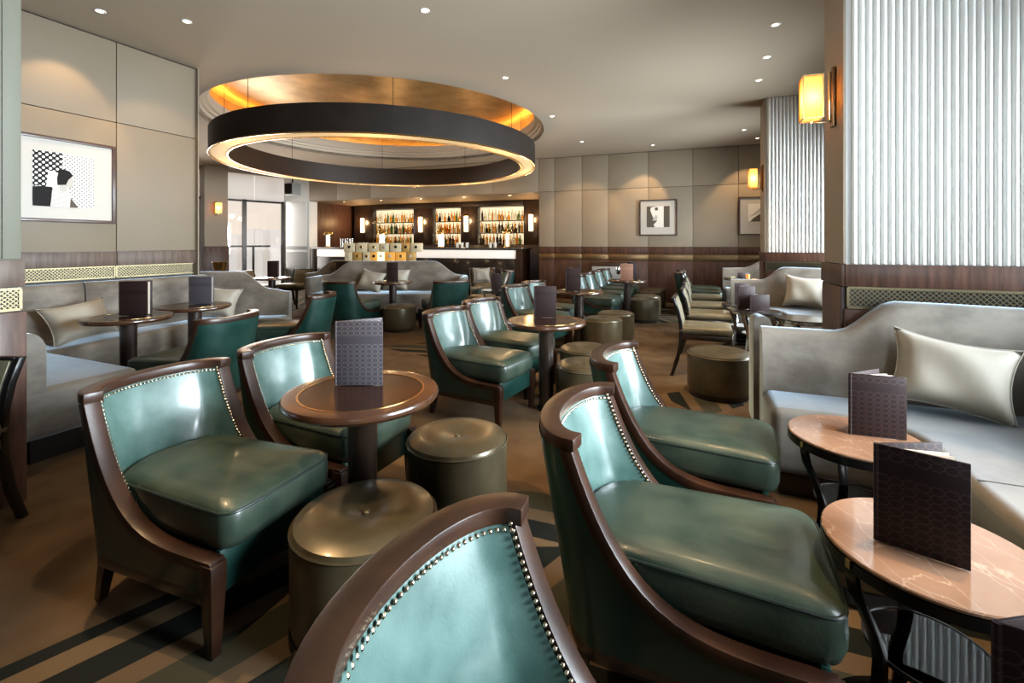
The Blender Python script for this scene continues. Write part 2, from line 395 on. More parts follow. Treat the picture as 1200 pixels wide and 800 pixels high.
# near left pillar
PC = Vector((-2.40, 2.25)); PD = Vector((.371,.928))
PILLARM = mat('grey_green_fabric', (.125,.122,.090), (.14,.138,.104), rough=.6, scale=1.5)
p0 = PC - PD*.13; PN = Vector((-PD.y, PD.x))
pl = struct(wallbox(p0, PC, 0, CEIL, .75).build('wall_pillar', PILLARM))
for z0, z1 in ((1.175, 2.415), (2.421, 3.19)): wallbox(p0, p0+PD*.06, z0, z1, .012, -1).build('wall_panel', PILLARM, pl, bevel=.003)
wallbox(p0+PD*.063, p0+PD*.13, 1.175, 3.19, .008, -1).build('wall_panel', PILLARM, pl, bevel=.003)
wallbox(p0, PC+PD*.01, 1.04, 1.172, .02, -1).build('dado_rail', WOODG, pl, bevel=.003)
wallbox(p0, PC+PD*.012, 0, .92, .03, -1).build('wainscot', WOODV, pl, bevel=.003)
wallbox(p0, PC, .92, 1.04, .004, -1).build('grille_backing', GRILLEB, pl)
lattice(p0, PC-PD*.005, .93, 1.03, .006, .020, pl, .0022)
for z0, z1, m_, th_ in ((1.175,2.415,PILLARM,.012),(2.421,3.19,PILLARM,.012),(1.04,1.172,WOODG,.02),(0,.92,WOODV,.03)): wallbox(p0+PN*.75, p0, z0, z1, th_, -1).build('wall_panel' if z0 > 1.1 else 'wainscot', m_, pl, bevel=.003)

# back wall: bar opening from s=0 to 6.71, plain wall to the right
B0 = Vector((.63, 10.64)); BL = Vector((-.940, .341)); BNn = Vector((.341, .940))     # left along wall, into the wall
def bw(s, n=0): return B0 + BL*s + BNn*n
bwall = struct(wallbox(bw(0), bw(-7.0), 0, CEIL, .3).build('wall_back', DARK))
js = [0, .37, 1.0, 1.58, 2.42, 3.30, 4.15, 5.2, 6.4]
for i, (a, b) in enumerate(zip(js[:-1], js[1:])):
    for z0, z1 in ((1.175, 2.425), (2.433, 3.19)):
        wallbox(bw(-a-.004), bw(-b+.004), z0, z1, .03, -1).build('wall_panel', WALLP, bwall, bevel=.004)
    wallbox(bw(-a-.003), bw(-b+.003), 1.02, 1.172, .035, -1).build('dado_rail', WOODV, bwall, bevel=.003)
    wallbox(bw(-a-.003), bw(-b+.003), .88, 1.015, .022, -1).build('bronze_band', DBRASS, bwall, bevel=.003)
    wallbox(bw(-a-.003), bw(-b+.003), .0, .875, .03, -1).build('wainscot', WOODV, bwall, bevel=.003)
hd = struct(wallbox(bw(6.72), bw(0), 2.43, CEIL, 1.95).build('wall_header', WALLP))
for a, b in zip([0, 1.15, 2.35, 3.5, 4.65, 5.75], [1.15, 2.35, 3.5, 4.65, 5.75, 6.71]):
    wallbox(bw(b-.004), bw(a+.004), 2.44, 3.19, .025, -1).build('wall_panel', WALLP, hd, bevel=.003)
struct(wallbox(bw(7.65), bw(6.72), 0, CEIL, .3).build('wall_back_left', WHITE))
dr = struct(wallbox(bw(7.55), bw(6.80), 1.17, 2.42, .03, -1).build('door_1', WHITE, bevel=.004))
wallbox(bw(7.55), bw(6.80), .02, 1.0, .03, -1).build('door_panel', GREYM, dr, bevel=.004)
wallbox(bw(7.55), bw(6.80), 1.07, 1.165, .03, -1).build('door_rail', GREYM, dr, bevel=.004)
wallbox(bw(7.55), bw(6.80), 1.003, 1.067, .028, -1).build('door_glass_strip', WHITE, dr, bevel=.004)
# bar niche walls
struct(wallbox(bw(0, 1.95), bw(0, .3), 0, 2.43, .1).build('wall_niche_right', DARK))
struct(wallbox(bw(6.72, .3), bw(6.72, 1.95), 0, 2.43, .1).build('wall_niche_left', WOODV))
struct(wallbox(bw(6.75, 1.85), bw(-.05, 1.85), 0, 2.43, .1).build('wall_niche_back', DARK))

# far left window wall and pillar
WA, WB = Vector((-9.6, 9.53)), Vector((-6.55, 13.25))
WD = (WB-WA).normalized(); WLEN = (WB-WA).length; WN = Vector((WD.y, -WD.x))
def ww(s): return WA + WD*s
wl = struct(wallbox(WA, WB, 3.12, CEIL, .12).build('wall_window_header', WALLP))
for k in range(6):
    a, b = ww(WLEN*k/6+.01), ww(WLEN*(k+1)/6-.01)
    MB().loft([[(*a,2.43), (*b,2.43)], [(*a,3.13), (*b,3.13)]], closed=False, cap=False).build('roller_blind', BLIND, wl)
for i, (a, b) in enumerate(((0.1, 1.55), (1.55, 2.9), (2.9, 3.75), (3.75, 4.78))):
    fm = MB()
    for s_, wd in ((a+.02, .05), (b-.02, .05)): fm.box((*ww(s_), 1.22), (wd, .09, 2.43), atan2(WD.y, WD.x))
    for z in (.03, 2.40): fm.box((*ww((a+b)/2), z), (b-a, .09, .05), atan2(WD.y, WD.x))
    wn = struct(fm.build('window_%d' % (i+1), STEELD if i != 3 else STEELD))
    wallbox(ww(a+.05), ww(b-.05), .05, 2.38, .01).build('pane', GLASS, wn)
FP = Vector((-7.62, 11.75))
fp = struct(MB().box((*FP, 1.6), (.52,.45,3.2), atan2(WD.y,WD.x)).build('wall_far_pillar', WALLP))
MB().box((*FP, .6), (.56,.49,1.15), atan2(WD.y,WD.x)).build('wainscot', WOODV, fp, bevel=.004)
# side wall closing the space behind the left wall, right window wall and added rear window
struct(wallbox((-9.6,9.53), (-9.2,2.9), 0, CEIL, -.2).build('wall_far_left', WALLP))
struct(wallbox((-9.2,2.9), (-4.6,2.5), 0, CEIL, -.2).build('wall_left_rear', WALLP))
def glazed(name, p, q, bays):
    p = Vector(p); q = Vector(q); d = (q-p).normalized(); L = (q-p).length
    o = struct(wallbox(p, q, 0, .55, .15, -1).build(name, WALLP))
    wallbox(p, q, 2.85, CEIL, .15, -1).build('window_head', WALLP, o)
    for k in range(bays+1):
        c = p + d*(L*k/bays); MB().box((c.x, c.y, 1.7), (.07,.09,2.3), atan2(d.y,d.x)).build('mullion', STEELD, o)
    for k in range(bays):
        wallbox(p+d*(L*k/bays+.04), p+d*(L*(k+1)/bays-.04), .55, 2.85, .01, -1).build('pane', GLASS, o)
    return o
glazed('window_5', (6.0,8.75), (2.1,-1.0), 8)
struct(wallbox((2.1,-1.0), (1.1,-3.5), 0, CEIL, .15, -1).build('wall_right_rear', DARK))  # unseen walls behind the camera made dark to cut bounced fill light
glazed('window_6', (1.1,-3.5), (-.3,-3.5), 1)  # unseen rear window, added to let light onto the ribs
struct(wallbox((-.3,-3.5), (-4.8,-3.5), 0, CEIL, .15, -1).build('wall_rear', DARK))
struct(wallbox((-4.8,-3.5), (-4.6,2.5), 0, CEIL, .15, -1).build('wall_left_near', DARK))

# ribbed columns on the right
def ribbed(name, c, length, pitch, depth=.5):
    c = Vector(c); v = Vector(V[:2]); u = Vector(U[:2])
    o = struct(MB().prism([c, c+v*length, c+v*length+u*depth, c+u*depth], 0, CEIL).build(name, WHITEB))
    rm = MB(); n = 8; prof = [(pitch*.43*cos(pi*k/n), -pitch*.62*sin(pi*k/n)) for k in range(n+1)]
    rm.loft([[(a, b, 1.135) for a, b in prof], [(a, b, CEIL-.005) for a, b in prof]], closed=True)
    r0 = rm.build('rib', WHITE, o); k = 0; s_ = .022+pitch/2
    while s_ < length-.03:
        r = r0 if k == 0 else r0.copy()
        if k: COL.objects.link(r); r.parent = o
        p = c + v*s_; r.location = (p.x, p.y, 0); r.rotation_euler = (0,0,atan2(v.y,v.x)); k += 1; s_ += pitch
    q = c+v*length
    wallbox(c-v*.012, q, 1.005, 1.130, .035, -1).build('dado_rail', WOODV, o, bevel=.003)
    wallbox(c-v*.004, q, .875, 1.005, .012, -1).build('grille_backing', GRILLEB, o)
    lattice(c+v*.005, q, .885, .998, .014, .026, o, .0018)
    wallbox(c-v*.012, q, 0, .875, .03, -1).build('wainscot', WOODV, o, bevel=.003)
    # return face
    e = c+u*depth
    wallbox(e, c, 1.135, 3.19, .012, -1).build('wall_panel', WALLP, o)
    wallbox(e+u*.01, c-u*.03, 1.005, 1.130, .03, -1).build('dado_rail', WOODV, o, bevel=.003)
    wallbox(e, c, 0, 1.0, .025, -1).build('wainscot', WOODV, o, bevel=.003)
    return o
ribbed('wall_right', (1.92,2.65), 1.25, .0345, .42)
ribbed('wall_right_far', (3.41,6.2), 1.30, .043, .42)

# ------------------------------------------------------------------ downlights
def downlight(x, y, label, power=26, tilt=None, ang=64):
    l = bpy.data.lights.new('spot_lamp', 'SPOT'); l.energy = power; l.color = (1, .66, .34); l.spot_size = radians(ang); l.spot_blend = .4; l.shadow_soft_size = .025
    lo = bpy.data.objects.new('spot_lamp', l); COL.objects.link(lo)
    t = thing('downlight', label, 'downlight', (x, y, CEIL))
    MB().lathe([(.025,-.001),(.034,-.006),(.042,-.002),(.042,.0)], 20).build('trim_ring', WHITE, t)
    MB().lathe([(0,-.003),(.025,-.002)], 16).build('lens', LENS, t)
    lo.parent = t; lo.location = (0,0,-.03)
    if tilt: lo.rotation_euler = Vector((tilt[0]-x, tilt[1]-y, tilt[2]-CEIL)).to_track_quat('-Z','Y').to_euler()
    return t
DL = [(-3.46,3.87,'recessed ceiling downlight above the polka dot picture',17),
 (-2.86,4.05,'recessed ceiling downlight just right of the one over the polka dot picture',17),
 (-.73,3.86,'recessed ceiling downlight at the top middle of the view, nearest the camera',24),
 (-.08,5.43,'recessed ceiling downlight just right of the near rim of the round recess',26),
 (.615,7.07,'recessed ceiling downlight right of the stepped edge of the round recess',26),
 (1.34,8.85,'small recessed ceiling downlight close to the back wall beside the bar opening',26),
 (2.80,9.16,'recessed ceiling downlight above the square picture in the middle of the back wall',30),
 (2.35,4.11,'recessed ceiling downlight nearest the near ribbed column, highest of the right row',26),
 (2.67,4.83,'recessed ceiling downlight second along the right hand row',24),
 (2.95,5.51,'recessed ceiling downlight just above the far ribbed column top',24),
 (3.99,7.92,'small recessed ceiling downlight left of the far ribbed column',24),
 (4.55,8.55,'recessed ceiling downlight above the picture half hidden by the far ribbed column',28),
 (-1.9,1.95,'recessed ceiling downlight over the left foreground chairs',85),
 (-.62,1.25,'recessed ceiling downlight over the foreground pouffe',30),
 (.75,2.1,'recessed ceiling downlight over the right foreground chairs',26),
 (1.55,1.35,'recessed ceiling downlight over the marble side tables',95),
 (1.45,3.3,'recessed ceiling downlight over the bronze pouffe by the near column',55),
 (.55,3.1,'recessed ceiling downlight over the middle pedestal table',48),
 (-2.9,2.9,'recessed ceiling downlight over the near end of the left banquette',20)]
TILT = {0:(-4.14,4.05,1.9), 1:(-3.75,4.95,1.5), 6:(2.65,9.86,1.7), 11:(4.55,9.2,1.7), 5:(1.6,10.3,1.4), 12:(-.55,1.85,.3), 15:(1.22,1.48,0), 16:(1.25,4.6,0), 17:(.1,4.0,0)}
for i, (x_, y_, lb, pw) in enumerate(DL): downlight(x_, y_, lb, pw*2.9, TILT.get(i), {12:44, 15:30}.get(i, 64))
for k in range(5):
    p = bw(.9+1.25*k, .45); l = bpy.data.lights.new('soffit_lamp', 'SPOT'); l.energy = 16; l.color = (1,.62,.3); l.spot_size = radians(110); l.shadow_soft_size = .03
    t = thing('downlight', 'small soffit downlight over the bar counter, number %s from the right end' % ('one','two','three','four','five')[k], 'downlight', (p.x, p.y, 2.43))
    MB().lathe([(.035,-.001),(.048,-.006),(.055,.0)], 16).build('trim_ring', BRASS, t); MB().lathe([(0,-.003),(.034,-.002)], 16).build('lens', LENS, t)
    lo = bpy.data.objects.new('soffit_lamp', l); COL.objects.link(lo); lo.parent = t; lo.location = (0,0,-.03)

# ------------------------------------------------------------------ ring chandelier
t = thing('ring_chandelier', 'huge dark bronze ring chandelier hung below the round gold recess', 'chandelier', (RC.x, RC.y, 2.56))
h = .36
MB().lathe([(RO,.012),(RO,h),(RO-.02,h),(RO-.02,.012),(RO,.012)], 160).build('outer_band', mat('ring_bronze', (.010,.007,.005), (.018,.012,.009), rough=.5, scale=3, spec=.25), t)
MB().lathe([(RI,.012),(RI+.02,.012),(RI+.02,h),(RI,h),(RI,.012)], 160).build('inner_band', mat('ring_bronze_inner', (.022,.012,.007), rough=.5, spec=.3), t)
cmb = MB(); n = 240
cmb.lathe([(RO-.02,.02),(RO-.06,.0),(RO-.125,.012),(RI+.06,.0),(RI+.02,.02)], n)
cmb.build('crystal_underside', CRYST, t)
MB().lathe([(RO,.0),(RO+.006,.006),(RO,.016),(RO-.02,.016),(RO-.02,.0),(RO,0)], 160).build('outer_lip', BRASS, t)
MB().lathe([(RI,.0),(RI-.004,.006),(RI,.016),(RI+.02,.016),(RI+.02,0),(RI,0)], 160).build('inner_lip', BRASS, t)
for k in range(8):
    a = 2*pi*k/8+.3; q = ((RO-.12)*cos(a), (RO-.12)*sin(a))
    MB().tube([(*q, .05), (*q, 1.16)], .004, 6).build('hanging_wire', STEELD, t)
for k in range(8):
    a = 2*pi*k/8+.2; l = bpy.data.lights.new('ring_lamp', 'POINT'); l.energy = 13; l.color = (1,.68,.36); l.shadow_soft_size = .08
    lo = bpy.data.objects.new('ring_lamp', l); COL.objects.link(lo); lo.parent = t; lo.location = ((RO-.125)*cos(a), (RO-.125)*sin(a), -.34)
for k in range(12):
    a = 2*pi*k/12; MB().box(((RO-.125)*cos(a), (RO-.125)*sin(a), h-.02), (.22,.03,.015), a).build('spacer', STEELD, t)

# ------------------------------------------------------------------ sconces
def sconce(x, y, z, rz, label, power=10):
    t = thing('wall_sconce', label, 'wall lamp', (x, y, z), rz)      # local +x points away from the wall
    MB().box((.012,0,0), (.02,.06,.36)).build('back_plate', DBRASS, t, bevel=.003)
    MB().box((.030,0,.01), (.012,.02,.30)).build('back_rib', BRASS, t, bevel=.002)
    MB().box((.07,0,-.145), (.10,.012,.014)).build('arm', DBRASS, t, bevel=.002)
    MB().box((.125,0,-.135), (.012,.012,.03)).build('stem', BRASS, t)
    sh = MB().prism([(.075,-.055),(.175,-.055),(.175,.055),(.075,.055)], -.12, .13).build('lamp_shade', SHADE, t, bevel=.004)
    for sx in (.073,.177):
        for sy in (-.057,.057): MB().box((sx,sy,.005), (.007,.007,.262)).build('shade_bar', BRASS, sh)
    for z_ in (-.125,.135):
        fr = MB()
        for sy in (-.057,.057): fr.box((.125,sy,z_), (.11,.007,.007))
        for sx in (.073,.177): fr.box((sx,0,z_), (.007,.12,.007))
        fr.build('shade_rim', BRASS, sh)
    l = bpy.data.lights.new('sconce_lamp', 'POINT'); l.energy = power; l.color = (1,.6,.28); l.shadow_soft_size = .02
    lo = bpy.data.objects.new('sconce_lamp', l); COL.objects.link(lo); lo.parent = t; lo.location = (.125, 0, .0)
ra = atan2(.371, -.928)
sconce(1.92+.371*.17-.011, 2.65+.928*.17+.005, 2.14, ra, 'amber glass box wall lamp on the near ribbed column', 2.6)
sconce(3.41+.371*.12-.011, 6.2+.928*.12+.005, 2.14, ra, 'small amber box wall lamp on the far ribbed column', 3.5)
sconce(FP.x+.26*WD.x*0+.245*.77, FP.y-.245*.64-.0, 2.13, atan2(-.64,.77), 'amber box wall lamp on the far left pillar by the windows', 4)

# ------------------------------------------------------------------ pictures
def framed(p, q, z0, z1, off, label, mt, draw):
    """p,q: Vector ends seen left to right from the room; off towards the room on the right of p->q"""
    L = (q-p).length; d = (q-p)/L; n = Vector((d.y, -d.x)); c = (p+q)/2 + n*off
    t = thing('framed_picture', label, 'picture', (c.x, c.y, (z0+z1)/2), atan2(d.y, d.x))   # local x along, -y to the room
    H = z1-z0; b = .028
    for nm, cx, cz, sx, sz in (('frame_side',-L/2+b/2,0,b,H),('frame_side',L/2-b/2,0,b,H),('frame_top',0,H/2-b/2,L-2*b,b),('frame_bottom',0,-H/2+b/2,L-2*b,b)):
        MB().box((cx, -.012, cz), (sx, .03, sz)).build(nm, FRAMEM, t, bevel=.003)
    MB().box((0,-.004,0), (L-2*b,.006,H-2*b)).build('mat_board', MATW, t)
    pr = MB().box((mt[0],-.0085,mt[1]), (mt[2],.003,mt[3])).build('print', mt[4], t)
    draw(pr, mt)
    return t
def flat(poly, y, m, pr, nm='print_shape'):
    mb = MB(); a = [(x_, y, z_) for x_, z_ in poly]; b = [(x_, y-.0006, z_) for x_, z_ in poly]
    mb.loft([a, b]); return mb.build(nm, m, pr)
def ell(cx, cz, rx, rz, n=20, a0=0, a1=2*pi): return [(cx+rx*cos(a0+(a1-a0)*k/n), cz+rz*sin(a0+(a1-a0)*k/n)) for k in range(n if a1-a0 > 6.2 else n+1)]
def dots_mat(name, ground, dot, pitch, rad):
    m = mat(name, ground, rough=.6, spec=.1); n = m.node_tree.nodes; l = m.node_tree.links; M = lambda op, a, b=None: math_node(n, l, op, a, b)
    t = n.new('ShaderNodeTexCoord'); s = n.new('ShaderNodeSeparateXYZ'); l.new(t.outputs['Object'], s.inputs[0])
    a = M('DIVIDE', M('ADD', s.outputs['X'], s.outputs['Z']), pitch); b = M('DIVIDE', M('SUBTRACT', s.outputs['X'], s.outputs['Z']), pitch)
    u = M('SUBTRACT', M('FRACT', a), .5); v = M('SUBTRACT', M('FRACT', b), .5)
    f = M('LESS_THAN', M('ADD', M('MULTIPLY', u, u), M('MULTIPLY', v, v)), rad*rad)
    mx = n.new('ShaderNodeMixRGB'); mx.inputs[1].default_value = (*ground,1); mx.inputs[2].default_value = (*dot,1)
    l.new(f, mx.inputs[0]); l.new(mx.outputs[0], n['Principled BSDF'].inputs['Base Color']); return m
DOTW = dots_mat('dots_white_on_black', (.012,.011,.011), (.72,.70,.67), .046, .33)
DOTB = dots_mat('dots_black_on_white', (.78,.76,.72), (.012,.011,.011), .034, .25)
DOTS = dots_mat('dots_small', (.66,.64,.60), (.03,.03,.03), .018, .24)
def draw_dots(pr, mt):
    cx, cz, w_, h_ = mt[:4]; x0, z0 = cx-w_/2, cz-h_/2
    R = lambda a, b: (x0+a*w_, z0+b*h_)
    flat([R(0,.36), R(.46,.36), R(.46,1), R(0,1)], -.0102, DOTW, pr)
    flat([R(.20,.30), R(.44,.30), R(.46,.62), R(.24,.66)], -.0110, INKL, pr)
    flat([R(0,0), R(.36,0), R(.30,.36), R(.12,.36), R(0,.34)], -.0112, INK, pr)
    flat([R(.27,0), R(.30,.30), R(.40,.38), R(.56,.34), R(.62,.16), R(.64,0)], -.0122, DOTS, pr)
    flat([R(.42,.30), R(.52,.28), R(.55,.40), R(.42,.44)], -.0130, INKG, pr)
    flat([R(.50,.38), R(.60,.36), R(.64,.44), R(.655,.48), R(.63,.56), R(.52,.60)], -.0133, INKG, pr)
    flat([R(.38,.40), R(.52,.42), R(.56,.52), R(.64,.60), R(.58,.68), R(.48,.71), R(.40,.66), R(.375,.54)], -.0140, INK, pr)
    flat([R(.58,0), R(.60,.18), R(.73,.0)], -.0140, INKM, pr)
a, b = on_left(3.765)+LN*.03, on_left(4.425)+LN*.03
framed(a, b, 1.435, 2.17, .016, 'large framed black and white polka dot photograph on the left wall', (-.02,.0,.42,.47,DOTB), draw_dots)
def draw_figure(pr, mt):
    cx, cz, w_, h_ = mt[:4]; x0, z0 = cx-w_/2, cz-h_/2; R = lambda a, b: (x0+a*w_, z0+b*h_)
    flat([R(.18,.95), R(.5,1), R(.74,1), R(.74,0), R(.36,0), R(.30,.12), R(.46,.3), R(.30,.42), R(.22,.62), R(.16,.8)], -.0104, INKL, pr)
    flat([R(.34,.92), R(.48,.96), R(.50,.82), R(.38,.78)], -.0112, INKM, pr)
    flat([R(.24,.32), R(.44,.30), R(.48,.50), R(.40,.60)], -.0112, INKG, pr)
def draw_hill(pr, mt):
    cx, cz, w_, h_ = mt[:4]; x0, z0 = cx-w_/2, cz-h_/2; R = lambda a, b: (x0+a*w_, z0+b*h_)
    flat([R(0,0), R(1,0), R(1,.2), R(0,.22)], -.0104, INKG, pr)
    flat([R(.08,.2), R(1,.2), R(1,.55), R(.62,.6), R(.45,.52), R(.2,.34)], -.0112, INKM, pr)
    flat([R(.04,.42), R(.3,.62), R(.62,.92), R(.5,.62), R(.3,.5)], -.0118, INKG, pr)
def bpic(sl, sr, label, mt, dr): framed(bw(-sl,-.03), bw(-sr,-.03), 1.41, 2.17, .016, label, mt, dr)
bpic(2.24, 3.0, 'square framed dark photograph with a pale shape, alone in the middle of the back wall', (0,.02,.46,.44,INKM), draw_figure)
bpic(4.15, 4.91, 'framed landscape photograph on the back wall, half hidden by the far ribbed column', (0,.02,.42,.44,INKL), draw_hill)

# ------------------------------------------------------------------ lounge chair
CW, CD, CH, CF = .27, .60, .735, .295
def side_z(s): return CF + (CH-.028-CF)*max(0, 1-s/CD)**4.3
def make_chair(label, leather, seatm, shellm):
    t = thing('lounge_chair', label, 'chair')
    ns = 18; S_ = [CD*(k/ns)**1.7 for k in range(ns+1)]
    # side frames
    for sg in (-1, 1):
        loops = []
        for k, s_ in enumerate(S_):
            z = side_z(s_); e = 1e-3
            dz = (side_z(s_+e)-side_z(max(0, s_-e)))/(e+min(e, s_)); nl = sqrt(1+dz*dz); nx, nz = -dz/nl, 1/nl
            yo = sg*(CW-.004*(s_/CD)); yi = yo-sg*.050; th = .034
            x0 = s_
            loops.append([(x0, yo, z), (x0, yi, z), (x0-nx*th, yi, z-nz*th), (x0-nx*th, yo, z-nz*th)])
        MB().loft(loops).build('side_frame', WOOD, t, bevel=.003, angle=27)
    # top rail
    na = 24; loops = []; top = []
    for k in range(na+1):
        a = -pi/2 + pi*k/na
        oy, ox = (CW+.004)*sin(a), -.150*cos(a)-.004; iy, ix = (CW-.052)*sin(a), -.098*cos(a)+.004
        ex = .012 if k in (0, na) else 0
        loops.append([(ox+ex, oy, CH-.034), (ox+ex, oy, CH), (ix+ex, iy, CH), (ix+ex, iy, CH-.034)])
        top.append((ix, iy))
    MB().loft(loops).build('top_rail', WOOD, t, bevel=.003, angle=27)
    # outer shell
    N2 = 20; up, lo = [], []
    for k in range(ns, -1, -1):
        s_ = S_[k]; z = side_z(s_)
        up.append((s_-.012*(1-s_/CD), -CW+.003, z-.012)); lo.append((.07+(CD-.09)*s_/CD, -CW+.012, .19))
    for k in range(1, N2):
        a = -pi/2+pi*k/N2
        up.append((-.147*cos(a)-.012, (CW-.003)*sin(a), CH-.032)); lo.append((.07-.135*cos(a), (CW-.012)*sin(a), .19))
    for k in range(ns+1):
        s_ = S_[k]; z = side_z(s_)
        up.append((s_-.012*(1-s_/CD), CW-.003, z-.012)); lo.append((.07+(CD-.09)*s_/CD, CW-.012, .19))
    rows = []
    for f in (0, .25, .5, .75, 1):
        rows.append([(u_[0]*f+l_[0]*(1-f) - .012*sin(pi*f)*0, u_[1]*f+l_[1]*(1-f), u_[2]*f+l_[2]*(1-f)) for u_, l_ in zip(up, lo)])
    MB().loft(rows, closed=False, cap=False).build('outer_shell', shellm, t)
    # base rail
    bo = [(p[0], p[1], .155) for p in lo]; bt = [(p[0], p[1], .192) for p in lo]
    ins = lambda p, z: (p[0]*.93+.02, p[1]*.90, z)
    loops = [[a_, b_, ins(b_, .192), ins(a_, .155)] for a_, b_ in zip(bo, bt)]
    MB().loft(loops).build('base_rail', DARK, t, bevel=.002)
    # inner back
    rows = []; nz_ = 9; my = 16
    for i in range(nz_+1):
        z = CH-.030 - (CH-.030-.31)*i/nz_
        # stile position at this height
        fz = min(1, max(0, (z-CF)/(CH-.028-CF))); sx = CD*(1-fz**(1/4.3)) if fz > 0 else CD
        sx = min(sx, .46)
        mid = -.098 + .075*(i/nz_) ; row = []
        puff = .018*sin(pi*min(1, i/nz_*1.05))
        for j in range(my+1):
            v_ = -1+2*j/my; cc = sqrt(max(0, 1-v_*v_))
            row.append((sx-.016+(mid-sx+.016)*cc**.85 + puff*cc, v_*(CW-.0525), z))
        rows.append(row)
    MB().loft(rows, closed=False, cap=False).build('inner_back', leather, t)
    # cushion
    cw_, xf, xb = .212, .625, -.035
    outl = []
    for k in range(5): a = k/4*pi/2; outl.append((xf-.045+.045*cos(pi/2-a) if 0 else xf-.045*(1-sin(a)) , -cw_-.012+.045*(1-cos(a)) if 0 else -(cw_+.012)+.045*(1-cos(a)) ))
    outl = []
    R_ = .05; W_ = cw_+.012
    for k in range(6): a = -pi/2+pi/2*k/5; outl.append((xf-R_+R_*cos(a), -W_+R_+R_*sin(a)))
    for k in range(1, 5): outl.append((xf+.006*sin(pi*k/5), -W_+R_+(2*W_-2*R_)*k/5))
    for k in range(6): a = pi/2*k/5; outl.append((xf-R_+R_*cos(a), W_-R_+R_*sin(a)))
    for k in range(1, 5): outl.append((xf-R_-(xf-R_-.12)*k/5, W_-(W_-.205)*k/5))
    for k in range(13): a = pi/2+pi*k/12; outl.append((.12+(.12-xb)*cos(a), .205*sin(a)))
    for k in range(1, 5): outl.append((.12+(xf-R_-.12)*k/5, -.205-(W_-.205)*k/5))
    cen = Vector((.30, 0))
    def ring(f, z): return [(cen.x+(p[0]-cen.x)*f, cen.y+(p[1]-cen.y)*f, z) for p in outl]
    loops = [ring(.90,.298), ring(.97,.305), ring(1.0,.335), ring(1.005,.37), ring(1.0,.405), ring(.985,.418), ring(.95,.430), ring(.8,.443), ring(.5,.452), ring(.2,.455)]
    MB().loft(loops).build('seat_cushion', seatm, t, angle=60)
    stuff(MB().tube(ring(.992,.416), .0045, 6, ring=True).build('cushion_piping', PIPING, t)).pop('kind', None)
    # front apron and deck
    MB().box((.575,0,.235), (.022,.44,.135)).build('front_apron', shellm, t, bevel=.004)
    MB().box((.30,0,.245), (.54,.40,.10)).build('seat_deck', DARK, t)
    for sg in (-1, 1):
        cy = sg*.243
        L = [[(.585+a*w_+0, cy+b*w_, z) for a, b in ((-1,-1),(1,-1),(1,1),(-1,1))] for z, w_ in ((0,.015),(.19,.024),(.20,.026),(.285,.026))]
        MB().loft(L).build('leg', WOOD, t, bevel=.002)
    for sg in (-1, 1):
        L = [[(xo+a*w_, sg*yo+b*w_, z) for a, b in ((-1,-1),(1,-1),(1,1),(-1,1))] for z, w_, xo, yo in ((0,.014,-.005,.215),(.09,.018,.012,.212),(.17,.022,.03,.205))]
        MB().loft(L).build('leg', DARK, t, bevel=.002)
    # nail heads
    nb = MB(); r = .0052; pitch = .0135
    for sg in (-1, 1):
        acc = 0; prev = None
        for q in range(400):
            s_ = .30*q/400; z = side_z(s_)
            if z < .36: break
            pt = Vector((s_-.006, sg*(CW-.0545), z-.002))
            if prev is None or (pt-prev).length >= pitch: nb.dome(pt, (.55, -sg*.8, .2), r); prev = pt
    prev = None
    for q in range(600):
        a = -pi/2+pi*q/600; pt = Vector((-.094*cos(a)+.004, (CW-.056)*sin(a), CH-.041))
        if prev is None or (pt-prev).length >= pitch: nb.dome(pt, (cos(a), -sin(a), .1), r); prev = pt
    prev = None
    for p, p2 in zip(lo[:-1], lo[1:]):
        A, Bv = Vector(p), Vector(p2); L_ = (Bv-A).length; k = 0
        nrm = Vector(((Bv-A).y, -(Bv-A).x, 0))
        if nrm.length < 1e-6: continue
        nrm.normalize()
        for q in range(max(1, int(L_/.003))):
            pt = A.lerp(Bv, q/max(1, int(L_/.003))) + Vector((0,0,.012)) + nrm*.002
            if prev is None or (pt-prev).length >= .0165: nb.dome(pt, nrm, .0045); prev = pt
    stuff(nb.build('nailhead_trim', mat('nail_brass', (.62,.50,.36), rough=.25, metal=1), t))
    return t
G_CH = 'green leather lounge chairs'
ch0 = make_chair('large green leather chair at lower left, facing the nearest bronze pouffe', GREEN, GREEN_SEAT, SHELL)
